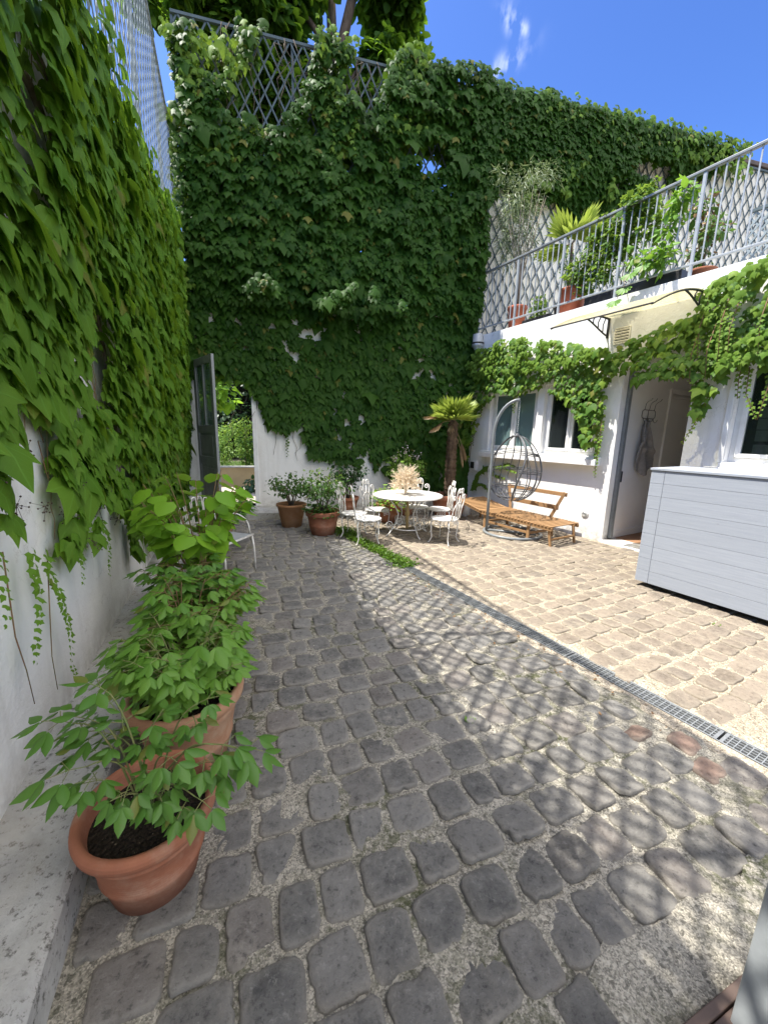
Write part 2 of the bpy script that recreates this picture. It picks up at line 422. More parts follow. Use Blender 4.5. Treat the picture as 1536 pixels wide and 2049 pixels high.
M['black'] = plain('black plastic', (.02, .02, .022), (.03, .03, .03), 8, .4, .4)
M['zinc'] = plain('zinc', (.55, .57, .58), (.42, .44, .45), 9, .4, .4, metal=.4, obj=False)
M['galv'] = plain('galvanised steel', (.50, .52, .53), (.32, .33, .34), 30, .38, .5, metal=.7, obj=False)
M['dark_hole'] = plain('damp dark earth', (.012, .012, .009), (.02, .02, .014), 5, .95, .1, obj=False)
M['rust'] = plain('brown painted steel', (.115, .078, .062), (.07, .05, .042), 7, .6, .35, bump=.2, bscale=70, obj=False)
def terracotta(name, a, b, lime):
    t = NT(name); x, y, z = t.sep(t.obj)
    n1 = t.noise(5, 6, .65, t.obj); n2 = t.noise(22, 6, .7, t.obj)
    c = t.mix(t.ramp(n1, .35, .7), a, b)
    c = t.mix(t.math('MULTIPLY', t.ramp(t.noise(3.6, 7, .7, t.obj), .46, .66), t.ramp(n2, .35, .6, .3, .85)), c, lime)
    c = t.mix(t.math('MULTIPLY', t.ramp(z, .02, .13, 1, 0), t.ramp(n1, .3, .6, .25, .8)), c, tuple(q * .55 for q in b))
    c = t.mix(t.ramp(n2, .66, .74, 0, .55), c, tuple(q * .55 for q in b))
    rg = t.node('ShaderNodeTexWave', wave_type='BANDS', bands_direction='Z'); rg.inputs['Scale'].default_value = 26; rg.inputs['Distortion'].default_value = 1.2
    t.l.new(t.obj, rg.inputs[0])
    t.bump(t.math('ADD', t.math('MULTIPLY', rg.outputs['Fac'], .5), t.noise(60, 5, .7, t.obj)), .3, .003)
    return t.fin(c, .82, .22)
M['terracotta'] = terracotta('terracotta red', (.34, .135, .075), (.25, .095, .055), (.42, .26, .18))
M['terracotta_pale'] = terracotta('weathered terracotta', (.42, .235, .14), (.30, .15, .085), (.48, .37, .26))
M['terracotta_ochre'] = terracotta('ochre terracotta', (.43, .225, .11), (.34, .165, .08), (.46, .30, .19))
M['plastic_red'] = plain('orange red plastic', (.48, .13, .06), (.38, .09, .045), 5, .5, .4)
def soil():
    t = NT('potting soil')
    v = t.node('ShaderNodeTexVoronoi'); v.inputs['Scale'].default_value = 75; t.l.new(t.pos, v.inputs['Vector'])
    c = t.mix(t.ramp(t.noise(60, 5, .7), .3, .7), (.010, .008, .006), (.045, .034, .024))
    c = t.mix(t.ramp(t.noise(130, 2), .7, .75), c, (.20, .16, .11))
    t.bump(t.math('SUBTRACT', 1.0, v.outputs['Distance']), 1.0, .02)
    return t.fin(c, .95, .15)
M['soil'] = soil()
M['stem_green'] = plain('green stem', (.14, .20, .06), (.20, .17, .07), 20, .6, .3)
M['stem_red'] = plain('reddish stem', (.20, .09, .05), (.14, .13, .05), 20, .6, .3)
def bark(name, a, b):
    t = NT(name); st = t.mapping(t.pos, (14, 14, 3)); n = t.noise(1.6, 8, .7, st)
    c = t.mix(t.ramp(n, .35, .65), a, b); t.bump(n, .8, .02); return t.fin(c, .9, .2)
M['bark'] = bark('grey brown bark', (.10, .075, .055), (.22, .18, .14))
M['bark_dark'] = bark('dark bark', (.055, .04, .03), (.12, .09, .07))
M['vine_bark'] = bark('pale vine bark', (.20, .155, .115), (.40, .34, .27))
M['fibre'] = bark('palm trunk fibre', (.055, .035, .022), (.16, .11, .07))
def wood(name, a, b, scale=1.0):
    t = NT(name); st = t.mapping(t.obj, (2.2 * scale, 30 * scale, 30 * scale))
    n = t.noise(1.5, 7, .65, st)
    c = t.mix(t.ramp(n, .3, .7), a, b); c = t.mix(t.ramp(t.noise(3, 4, .6, t.obj), .55, .8, 0, .5), c, tuple(q * .6 for q in b))
    c = t.mix(t.math('MULTIPLY', t.island, .4), c, tuple(q * .7 for q in a))
    t.bump(n, .25, .003); return t.fin(c, .6, .3)
M['teak'] = wood('oiled hardwood', (.37, .22, .105), (.27, .15, .066))
def greywood():
    t = NT('grey stained boards'); o, d, n = FR['R']
    mp = t.node('ShaderNodeMapping'); t.l.new(t.pos, mp.inputs[0]); mp.inputs['Rotation'].default_value = (0, 0, math.radians(-120.65))
    st = t.mapping(mp.outputs[0], (1.2, 1.2, 26)); g = t.noise(2.2, 8, .7, st)
    c = t.mix(t.ramp(g, .3, .72), (.345, .372, .412), (.27, .295, .335))
    c = t.mix(t.math('MULTIPLY', t.island, .3), c, (.25, .272, .305))
    sp = t.noise(110, 3, .7); c = t.mix(t.ramp(sp, .6, .72, 0, .35), c, (.44, .465, .50))
    kn = t.noise(7, 2, .5, t.mapping(mp.outputs[0], (1, 1, 3))); c = t.mix(t.ramp(kn, .74, .78, 0, .5), c, (.20, .20, .21))
    t.bump(g, .25, .003); return t.fin(c, .62, .3)
M['grey_wood'] = greywood()
M['boards_floor'] = wood('inside floor boards', (.36, .20, .11), (.28, .15, .08))
def glass(name, tint, rough=.02, tr=.35):
    t = NT(name); t.fin(tint, rough, .8); t.b.inputs['Transmission Weight'].default_value = 0.0
    g = t.node('ShaderNodeBsdfTransparent'); g.inputs[0].default_value = (.9, .95, .93, 1)
    mx = t.node('ShaderNodeMixShader'); mx.inputs[0].default_value = tr
    t.l.new(t.b.outputs[0], mx.inputs[1]); t.l.new(g.outputs[0], mx.inputs[2]); t.l.new(mx.outputs[0], t.out.inputs[0]); return t.m
M['glass'] = glass('window glass', (.015, .02, .02), .03, .5)
M['glass_pale'] = glass('curtained glass', (.16, .24, .24), .06, .35)
M['glass_clear'] = glass('clear window glass', (.02, .025, .025), .02, .62)
M['curtain'] = plain('pale green blind', (.35, .40, .36), (.30, .35, .31), 3, .8, .1, obj=False)
M['blind'] = plain('grey green blind slats', (.34, .36, .29), (.27, .29, .23), 3, .8, .1, obj=False)
M['dark_room'] = plain('dark room', (.03, .03, .03), (.02, .02, .02), 2, .9, .1, obj=False)
def canopymat():
    t = NT('yellowed clear sheet'); t.fin((.74, .70, .52), .35, .4)
    tr = t.node('ShaderNodeBsdfTranslucent'); tr.inputs[0].default_value = (.88, .83, .60, 1)
    mx = t.node('ShaderNodeMixShader'); mx.inputs[0].default_value = .45
    tp = t.node('ShaderNodeBsdfTransparent'); tp.inputs[0].default_value = (.97, .95, .84, 1); m2 = t.node('ShaderNodeMixShader'); m2.inputs[0].default_value = .5
    t.l.new(t.b.outputs[0], mx.inputs[1]); t.l.new(tr.outputs[0], mx.inputs[2]); t.l.new(mx.outputs[0], m2.inputs[1]); t.l.new(tp.outputs[0], m2.inputs[2]); t.l.new(m2.outputs[0], t.out.inputs[0]); return t.m
M['canopy'] = canopymat()
M['towel'] = plain('grey towelling', (.30, .285, .275), (.23, .22, .21), 30, .95, .1, bump=.6, bscale=220, bdist=.004)
M['mesh_seat'] = plain('grey mesh seat', (.34, .35, .36), (.26, .27, .28), 12, .5, .4, bump=.4, bscale=200)
def stonemat(name, a, b, c3, grit, bumpd=.006):
    """cobbles: one tint per stone, mottling, pits and lichen of its own"""
    t = NT(name)
    r = t.island
    c = t.mix(r, a, b)
    r2 = t.math('FRACT', t.math('MULTIPLY', r, 17.3))
    c = t.mix(t.ramp(r2, .62, 1.0, 0, .8), c, c3)
    r3 = t.math('FRACT', t.math('MULTIPLY', r, 71.7))
    c = t.mix(t.ramp(r3, .75, 1.0, 0, .55), c, tuple(q * .45 for q in a))
    n1 = t.noise(11, 9, .74); n2 = t.noise(130, 6, .8); n3 = t.noise(4.0, 4, .6); n5 = t.noise(38, 8, .78)
    pt = t.ramp(t._geo.outputs['Pointiness'], .50, .56)
    c = t.mix(t.ramp(n1, .36, .70, 0, .6), c, tuple(q * 1.5 for q in b))
    c = t.mix(t.ramp(n1, .44, .28, 0, .55), c, tuple(q * .5 for q in a))
    c = t.mix(t.ramp(n5, .46, .36, 0, .7), c, tuple(q * .4 for q in a))
    c = t.mix(t.ramp(n5, .56, .66, 0, .6), c, tuple(min(.6, q * 1.7) for q in b))
    c = t.mix(t.ramp(n2, .40, .31, 0, .65), c, tuple(q * .35 for q in a))
    c = t.mix(t.ramp(n2, .62, .72, 0, .5), c, tuple(min(.6, q * 1.9) for q in b))
    c = t.mix(t.math('MULTIPLY', t.ramp(n3, .58, .72), t.ramp(n5, .42, .56)), c, grit)
    c = t.mix(t.math('MULTIPLY', pt, .5), c, grit)
    st = t.noise(9, 8, .85); c = t.mix(t.ramp(st, .64, .68, 0, .75), c, grit)
    h = t.math('ADD', t.math('MULTIPLY', n1, 2.0), t.math('ADD', t.math('MULTIPLY', n5, 1.2), t.math('MULTIPLY', n2, .5)))
    t.bump(h, 1.0, bumpd * 1.3)
    return t.fin(c, t.ramp(n1, .3, .7, .65, .9), .22)
M['cobble'] = stonemat('grey granite cobble', (.080, .079, .076), (.178, .171, .158), (.175, .150, .132), (.27, .25, .215))
M['cobble_tan'] = stonemat('tan sandstone cobble', (.150, .122, .094), (.220, .183, .142), (.105, .092, .08), (.30, .26, .20), .004)
M['cobble_brick'] = stonemat('red cobble', (.15, .105, .085), (.19, .13, .103), (.17, .14, .12), (.27, .23, .185))
def mortarmat(name, a, b, moss=True, k=.45):
    """lime mortar with light and dark grit, darker damp patches and moss"""
    t = NT(name)
    n1 = t.noise(3.2, 6, .65); n3 = t.noise(30, 7, .75)
    def grit(sc):
        v = t.node('ShaderNodeTexVoronoi'); v.inputs['Scale'].default_value = sc; t.l.new(t.pos, v.inputs['Vector'])
        return t.sep(v.outputs['Color'])[0], v.outputs['Distance']
    g1, d1 = grit(95); g2, d2 = grit(230)
    c = t.mix(t.ramp(n1, .35, .7), a, b)
    c = t.mix(t.ramp(g2, .70, .72, 0, .55), c, tuple(min(.8, q * 1.6) for q in a))
    c = t.mix(t.ramp(g2, .26, .24, 0, .5), c, tuple(q * .38 for q in b))
    c = t.mix(t.ramp(g1, .86, .88, 0, .6), c, tuple(min(.8, q * 1.5) for q in a))
    c = t.mix(t.ramp(g1, .10, .08, 0, .6), c, tuple(q * .3 for q in b))
    c = t.mix(t.ramp(n3, .46, .33, 0, .6), c, tuple(q * .42 for q in b))
    if moss:
        mo = t.math('MULTIPLY', t.ramp(t.noise(1.3, 4, .6), .44, .60), t.ramp(t.noise(22, 7, .78), k, k + .10))
        c = t.mix(t.math('MULTIPLY', mo, .85), c, (.060, .068, .028))
        da = t.ramp(t.noise(2.1, 5, .6), .56, .72); c = t.mix(t.math('MULTIPLY', da, .55), c, (.10, .095, .075))
    t.bump(t.math('ADD', t.math('MULTIPLY', n3, 2.0), t.math('ADD', t.math('MULTIPLY', d1, -.8), t.math('MULTIPLY', g2, .5))), .8, .006)
    return t.fin(c, .95, .12)
M['mortar'] = mortarmat('gritty mortar', (.315, .29, .24), (.235, .22, .185))
M['mortar_tan'] = mortarmat('tan gritty mortar', (.36, .31, .235), (.28, .24, .18), False)
M['cement'] = mortarmat('smooth cement', (.40, .345, .265), (.33, .285, .22), False)
def stoneledge():
    t = NT('weathered limestone'); n1 = t.noise(6, 8, .7); n2 = t.noise(26, 8, .8); n3 = t.noise(1.6, 4)
    c = t.mix(t.ramp(n1, .35, .65), (.46, .455, .43), (.31, .305, .285))
    c = t.mix(t.ramp(n2, .54, .62, 0, .9), c, (.085, .08, .07))
    c = t.mix(t.ramp(n3, .5, .75, 0, .6), c, (.45, .40, .31))
    t.bump(t.math('ADD', n1, n2), .6, .012); return t.fin(c, .9, .2)
M['ledge'] = stoneledge()
M['lawn'] = leafmat('lawn blade', (.08, .20, .03), (.14, .27, .04), (.25, .4, .05), tw=.3)
M['moss_plant'] = leafmat('low creeping leaf', (.065, .145, .016), (.12, .22, .024), (.24, .4, .04), tw=.3)
M['path'] = plain('pale gravel path', (.42, .37, .29), (.34, .30, .24), 8, .95, .1, bump=.4, bscale=120, obj=False)
M['ochre'] = plain('ochre render', (.50, .37, .19), (.42, .31, .16), 3, .9, .1, obj=False)
M['earth'] = plain('bare earth', (.10, .085, .06), (.14, .12, .085), 3, .95, .1, bump=.5, bscale=40, obj=False)
M['straw'] = plain('ochre painted iron', (.46, .34, .15), (.36, .26, .11), 10, .5, .3)
M['plastic_clear'] = plain('pale plastic', (.62, .64, .66), (.5, .52, .54), 9, .3, .5)
M['dry_leaf'] = leafmat('dry leaf', (.16, .08, .035), (.28, .17, .08), (.15, .08, .03), tw=.15)
# ------------------------------------------------------------------ ground
g = MB(); g.lbox(-70, 70, -60, 90, -0.6, -0.30)
tag(g.build('ground', M['earth']), kind='structure')
def sheet(name, m, pts, z, kind='structure'):
    b = MB(); b.poly([np.array([q[0], q[1], z - .05]) for q in pts], (0, 0, .05)); return tag(b.build(name, m), kind=kind)
DR_P0, DR_P1 = 3.395, 3.525                       # the drain runs parallel to the white house
def lp(x, y): q = np.array([x, y, 0]) - L0; return float(q @ dL), float(q @ nL)
def rp(x, y): q = np.array([x, y, 0]) - R0; return float(q @ dR), float(q @ nR)
def bp(x, y): q = np.array([x, y, 0]) - B0; return float(q @ dB), float(q @ nB)
def mortar(name, m, side, z0, amp):
    mb = MB(); h = .028; xs = np.arange(-4.6, 5.2, h); ys = np.arange(-2.2, 9.2, h)
    X, Y = np.meshgrid(xs, ys, indexing='ij')
    q = np.stack([X, Y, X * 0], -1)
    rpp = (q - R0) @ nR; ls = (q - L0) @ dL; lpp = (q - L0) @ nL; bpp = (q - B0) @ nB
    ok = (ls > .405) & (lpp > .2) & (rpp > -.05) & (bpp > -.1)
    ok &= (rpp > 3.46) if side == 'left' else (rpp <= 3.46)
    Zz = z0 + amp * (vnoise(X * 7, Y * 7, 3) - .5) + amp * .8 * (vnoise(X * 23, Y * 23, 4) - .5)
    Zz = np.where((rpp > DR_P0 - .01) & (rpp < DR_P1 + .01), -.03, Zz)
    keep = ok[:-1, :-1] & ok[1:, :-1] & ok[:-1, 1:] & ok[1:, 1:]
    n2 = len(ys); used = np.zeros(X.shape, bool)
    ii, jj = np.nonzero(keep)
    for a, b in ((0, 0), (1, 0), (1, 1), (0, 1)): used[ii + a, jj + b] = True
    num = -np.ones(X.shape, int); num[used] = np.arange(used.sum())
    mb.v = list(map(tuple, np.stack([X[used], Y[used], Zz[used]], -1).tolist()))
    mb.f = np.stack([num[ii, jj], num[ii + 1, jj], num[ii + 1, jj + 1], num[ii, jj + 1]], -1).tolist()
    mb.sm = [True] * len(mb.f)
    return tag(mb.build(name, m), kind='structure')
mortar('courtyard_ground', M['mortar'], 'left', -.0065, .011)
mortar('courtyard_ground', M['mortar_tan'], 'right', -.0035, .007)
def stones(name, m, head, pitch, ln, gap, okf, dome, jit, seed, tilt=.006, npt=18, pick=None):
    r = np.random.default_rng(seed); U, V = hd(head), hd(head - 90)
    vs_, fs = [], []
    ring = [(0.0, 1.0), (.5, .96), (.82, .84), (.945, .52), (.995, -.7), (1.015, -3.4)]
    ang = np.arange(npt) * 2 * PI / npt
    row = 0; v0r = (.68 if name == 'cobblestones' else .68) - pitch / 2; kr = -int(9 / pitch); v = v0r + kr * pitch
    while v < 12:
        pw = pitch; u = -8 + r.uniform(0, ln)
        while u < 12:
            L_ = ln * r.uniform(.78, 1.25); gp = gap * r.uniform(.7, 1.5)
            cu, cv = u + L_ / 2, v + pw / 2 + .012 * math.sin(u * 1.1 + row * .13) + r.normal(0, .005)
            u += L_ + gp
            c = cu * U + cv * V
            if not okf(c[0], c[1]): continue
            a, b = L_ / 2, (pw - gap * r.uniform(.75, 1.35)) / 2
            ex = r.uniform(4.5, 10.0)
            rad = 1 / (np.abs(np.cos(ang)) ** ex + np.abs(np.sin(ang)) ** ex) ** (1 / ex)
            k1, k2 = r.uniform(0, 6, 2); rad *= 1 + jit * (np.sin(ang * 2 + k1) * .6 + np.sin(ang * 3 + k2) * .6 + np.sin(ang * 5 + k1 * 2) * .4) + r.normal(0, jit * .62, npt) - np.where(r.uniform(0, 1, npt) < .10, r.uniform(.03, .14, npt), 0)
            th = r.normal(0, .05); ca, sa = math.cos(th), math.sin(th)
            lz = r.normal(0, .0035); tx, ty = r.normal(0, tilt, 2); ch = r.uniform(-.5, .5) * .9
            base = len(vs_)
            for k, (q, hh) in enumerate(ring):
                if k == 0: pu, pv = np.array([0.]), np.array([0.])
                else:
                    pu, pv = a * rad * np.cos(ang) * q, b * rad * np.sin(ang) * q
                pu, pv = pu * (1 + ch * pv), pv
                x, y = pu * ca - pv * sa, pu * sa + pv * ca
                zz = lz + dome * hh + tx * x / a + ty * y / b + (r.normal(0, .0011, len(x)) if k < 4 else 0)
                W3 = c[None] + x[:, None] * U + y[:, None] * V; W3[:, 2] = zz
                vs_.extend(W3.tolist())
            for k in range(npt): fs.append((base, base + 1 + k, base + 1 + (k + 1) % npt))
            for q in range(len(ring) - 2):
                o1, o2 = base + 1 + q * npt, base + 1 + (q + 1) * npt
                for k in range(npt): fs.append((o1 + k, o2 + k, o2 + (k + 1) % npt, o1 + (k + 1) % npt))
        v += pw; row += 1
    me = bpy.data.meshes.new(name); me.from_pydata(vs_, [], fs); me.polygons.foreach_set('use_smooth', [True] * len(fs)); me.update()
    return tag(link(name, me, m), kind='structure')
BRICKS = [(1.47, 1.87), (1.64, 1.75), (1.58, 1.60)]
def ok_left(x, y):
    s, p = lp(x, y); rs, rpp = rp(x, y); t, bpv = bp(x, y)
    if s < .63 - .17 * (p < 1.75) or p < .38 or bpv < .05 or (bpv < .80 and t < 1.7): return False
    if any((x - a) ** 2 + (y - b) ** 2 < .0095 for a, b in BRICKS): return False
    return rpp > DR_P1 + (.10 if rs < -.9 else .05)
def ok_right(x, y):
    rs, rpp = rp(x, y); t, bpv = bp(x, y)
    return .05 < rpp < DR_P0 - .07 and bpv > .1 and rs > -4.5 and not (rs < -2.7 and rpp > 3.0)
stones('cobblestones', M['cobble'], 69.0, .186, .166, .0165, ok_left, .0052, .024, 21, npt=28)
stones('cobblestones', M['cobble_tan'], 61.5, .165, .168, .017, ok_right, .0055, .035, 22, .004, npt=22)
def ok_brick(x, y): return any((x - a) ** 2 + (y - b) ** 2 < .0085 for a, b in BRICKS)
stones('cobblestones', M['cobble_brick'], 66, .16, .165, .03, ok_brick, .006, .05, 9)
b = MB()
for p0, p1, s0, s1, z1 in ((DR_P1 + .004, DR_P1 + .10, -4.2, -.9, .000), (DR_P0 - .06, DR_P0 - .004, -4.2, .45, .001)):
    n = 40
    for i in range(n):
        a0, a1 = s0 + (s1 - s0) * i / n, s0 + (s1 - s0) * (i + 1) / n
        b.add([P('R', a0, p0, z1), P('R', a1, p0, z1), P('R', a1, p1 + .012 * math.sin(a1 * 9), z1 - .006), P('R', a0, p1 + .012 * math.sin(a0 * 9), z1 - .006)], [(0, 1, 2, 3)], True)
tag(b.build('cement_edging', M['cement']), kind='structure')
b = MB(); n = 40
for i in range(n):
    p0, p1 = .9 + 2.7 * i / n, .9 + 2.7 * (i + 1) / n
    e0, e1 = [(.585 if q > 1.75 else .42) + .02 * math.sin(q * 7) + .02 * math.sin(q * 17) for q in (p0, p1)]
    b.add([P('L', .402, p0, .0005), P('L', .402, p1, .0005), P('L', e1, p1, .003), P('L', e0, p0, .003), P('L', .402, p0, -.05), P('L', .402, p1, -.05)], [(0, 1, 2, 3), (4, 5, 1, 0)], True)
tag(b.build('cement_apron', M['mortar']), kind='structure')
# threshold pit at the gate where the photographer stands
b = MB(); b.fbox('L', .06, .395, 1.2, 3.6, -.29, -.16); tag(b.build('threshold_pit', M['dark_hole']), kind='structure')
t = thing('threshold_angle', 'brown steel angle edging the cobbles above a dark gap at the gate', 'metal edging', P('L', .39, 2.0, 0))
b = MB(); b.fbox('L', .375, .401, 1.2, 3.6, -.28, .006); b.fbox('L', .335, .372, 1.2, 3.6, -.04, -.002); b.build('angle_bar', M['rust'], t, True, .003)
b = MB(); b.fbox('L', .16, .2, 1.2, 3.6, -.155, -.10); b.build('bottom_rail', M['rust'], t, True, .003)
t = thing('gate_post', 'plain grey post cut off by the frame beside the brown steel angle', 'post', P('L', .31, 2.25, -.15))
b = MB(); b.fbox('L', .18, .360, 2.09, 2.21, -.15, 1.25); b.build('post_body', M['rail'], t, True, .006)
b = MB(); b.fbox('L', .172, .368, 2.082, 2.218, 1.25, 1.28); b.build('cap', M['grey_metal'], t, True, .004)
# beyond the wall: the neighbouring garden
def bq(t_, p_): q = P('B', t_, p_, 0); return (q[0], q[1])
sheet('garden_path', M['path'], [bq(-3.5, -3.4), bq(3, -3.4), bq(3, -.36), bq(-3.5, -.36)], .06)
sheet('garden_lawn', M['earth'], [bq(-9, -14), bq(6, -14), bq(6, -4.6), bq(-9, -4.6)], .30)
# kerb of stone along the left wall, step under the back wall
b = MB(); ss = np.linspace(-2.0, 8.2, 70)
for i in range(len(ss) - 1):
    s0, s1 = ss[i], ss[i + 1]
    def pr(s): return .312 + .006 * math.sin(s * 3.1) + .008 * (float(vnoise(s * 6, 0, 8)) - .5)
    a = [[P('L', s, 0, .155), P('L', s, pr(s) - .018, .151 + .006 * (float(vnoise(s * 9, 1, 8)) - .5)), P('L', s, pr(s), .135), P('L', s, pr(s) + .004, -.06)] for s in (s0, s1)]
    for k in range(3): b.add([a[0][k], a[0][k + 1], a[1][k + 1], a[1][k]], [(0, 1, 2, 3)], k == 0)
b.add([P('L', -2, 0, .155), P('L', -2, 0, -.06), P('L', -2, .31, -.06), P('L', -2, .3, .15)], [(0, 1, 2, 3)])
tag(b.build('stone_kerb', M['ledge']), kind='structure')
b = MB(); b.fbox('B', -1.34, 1.75, .002, .70, -.1, .115); b.fbox('B', -.99, .04, -.34, .70, .1152, .13)
tag(b.build('doorstep', M['ledge'], bevel=.012), kind='structure')
# ------------------------------------------------------------------ left boundary wall and its screen
t = thing('boundary_wall', 'long white plastered wall smothered in creeper above a stone kerb', 'wall', P('L', 4, 0, 0))
b = MB(); b.fbox('L', -3, 8.9, -.4, 0, 0, 4.40); b.build('wall_face', M['white'], t, True)
def lattice(mb, fr, s0, s1, z0, z1, dw, dh, w, th, p, layers=(0, 1)):
    o, d, n = FR[fr]; k = dh / dw
    for fam in layers:
        sg = 1 if fam == 0 else -1
        i0, i1 = int((s0 - (z1 - z0) / k) / dw) - 2, int((s1 + (z1 - z0) / k) / dw) + 2
        for i in range(i0, i1 + 1):
            # line: s = i*dw + sg*(z-z0)/k
            za, zb = z0, z1; sa = i * dw; sb = sa + sg * (z1 - z0) / k
            lo, hi = 0.0, 1.0
            for lim, sign in ((s0, 1), (s1, -1)):
                fa, fb = (sa - lim) * sign, (sb - lim) * sign
                if fa < 0 and fb < 0: lo = 2; break
                if fa < 0: lo = max(lo, fa / (fa - fb))
                elif fb < 0: hi = min(hi, fa / (fa - fb))
            if lo >= hi - .02: continue
            A = P(fr, sa + (sb - sa) * lo, p + fam * th * 1.02, za + (zb - za) * lo); Bq = P(fr, sa + (sb - sa) * hi, p + fam * th * 1.02, za + (zb - za) * hi)
            mb.beam(A, Bq, w, th, n)
    return mb
t = thing('lattice_screen', 'fine lattice privacy screen standing on top of the left wall', 'lattice screen', P('L', 4, .25, 4.4))
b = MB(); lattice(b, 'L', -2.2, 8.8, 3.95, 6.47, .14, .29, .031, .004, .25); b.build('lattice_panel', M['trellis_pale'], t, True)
b = MB(); b.fbox('L', -2.25, 8.85, .235, .275, 6.47, 6.51); b.build('top_rail', M['trellis_pale'], t, True)
for s in np.arange(-2.2, 8.9, 1.83):
    b = MB(); b.fbox('L', s - .02, s + .02, .205, .242, 4.3, 6.47); b.fbox('L', s - .02, s + .02, -.1, .205, 4.402, 4.44); b.build('screen_post', M['trellis_pale'], t, True)
# ------------------------------------------------------------------ back wall
t = thing('garden_wall', 'tall white garden wall with a doorway, covered in dark creeper', 'wall', P('B', 1.5, 0, 0))
wall_holes('B', -1.75, 4.54, -.08, 3.93, 0, .34, [(-.98, .0, .13, 2.95)]).build('wall_face', M['white'], t, True)
b = MB(); b.fbox('B', -1.75, 4.35, -.40, .05, 3.932, 4.0); b.build('coping', M['ledge'], t, True, .01)
b = MB()
b.fbox('B', -1.03, -.98, -.2, .02, .132, 2.95); b.fbox('B', .002, .085, -.2, .025, .132, 3.0); b.fbox('B', -.98, .0, -.2, .02, 2.952, 3.0)
b.build('door_frame', M['grey_metal'] if False else M['joinery'], t, True, .006)
t = thing('upper_wall', 'cream rendered wall rising behind the roof terrace', 'wall', P('B', 8, -.2, 3.6))
b = MB(); b.fbox('B', 4.42, 13.5, -.4, -.1, 3.3, 8.0); b.build('wall_face', M['cream'], t, True)
b = MB(); b.fbox('B', 4.42, 13.5, -.46, -.04, 8.002, 8.09); b.build('coping', M['rust'], t, True, .008)
t = thing('trellis_fence', 'open blue grey trellis on the back wall beneath the tree', 'trellis', P('B', 1.5, 0, 4.0))
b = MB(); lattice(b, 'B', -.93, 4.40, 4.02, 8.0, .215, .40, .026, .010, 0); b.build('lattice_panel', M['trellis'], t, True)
b = MB(); b.fbox('B', -.96, 4.42, -.02, .025, 8.0, 8.04); b.build('top_rail', M['trellis'], t, True)
for s in (-.95, .9, 2.75, 4.38):
    b = MB(); b.fbox('B', s - .02, s + .02, -.05, -.012, 4.0, 8.0); b.build('fence_post', M['trellis'], t, True)
t = thing('wall_trellis', 'blue grey trellis fixed to the cream wall above the terrace', 'trellis', P('B', 8, -.08, 3.7))
b = MB(); lattice(b, 'B', 4.46, 13.4, 3.7, 7.93, .225, .40, .025, .010, -.085); b.build('lattice_panel', M['trellis'], t, True)
b = MB(); b.fbox('B', 4.46, 13.4, -.095, -.05, 7.93, 7.965); b.build('top_rail', M['trellis'], t, True)
# grey door standing open into the yard
dA, dBp = P('B', -.96, .03, .14), P('B', -.985, .03, .14)
hinge = P('B', -.965, .04, .14); free = P('B', -.985, .04, .14)
tdoor = thing('garden_door', 'grey panelled garden door with glazed top, standing open', 'door', hinge, math.atan2(*( .85 * nB + .46 * dB)[1::-1]))
W_, H_, T_ = .95, 2.70, .045      # local x along the leaf, y through it
b = MB()
for z0, z1 in ((0, .16), (.86, 1.0), (1.42, 1.55), (H_ - .12, H_)): b.lbox(.11, W_ - .11, -T_ / 2, T_ / 2, z0, z1)
b.lbox(0, .11, -T_ / 2, T_ / 2, 0, H_); b.lbox(W_ - .11, W_, -T_ / 2, T_ / 2, 0, H_)
b.lbox(.45, .50, -T_ / 2, T_ / 2, 1.55, H_ - .12)
b.build('door_frame', M['door_grey'], tdoor, bevel=.004)
b = MB(); b.lbox(.11, W_ - .11, -.012, .012, .16, .86); b.lbox(.11, W_ - .11, -.012, .012, 1.0, 1.42)
b.lbox(.17, W_ - .17, -.018, .018, .22, .80); b.lbox(.17, W_ - .17, -.018, .018, 1.05, 1.37); b.build('door_panel', M['door_grey'], tdoor, bevel=.004)
for x0, x1 in ((.11, .45), (.50, W_ - .11)):
    b = MB(); b.lbox(x0, x1, -.004, .004, 1.55, H_ - .12); b.build('pane', M['glass_pale'], tdoor)
b = MB(); b.lbox(W_ - .085, W_ - .045, T_ / 2, T_ / 2 + .012, 1.02, 1.24); b.tube([(W_ - .065, T_ / 2, 1.1), (W_ - .065, T_ / 2 + .05, 1.1), (W_ - .16, T_ / 2 + .05, 1.1)], .009, 8); b.build('handle', M['black'], tdoor)
b = MB(); b.tube([(.42, T_ / 2, .93), (.42, T_ / 2 + .03, .93)], .016, 10); b.tube([(.40, T_ / 2 + .03, .93), (.5, T_ / 2 + .03, .93)], .009, 8); b.build('latch', M['black'], tdoor)
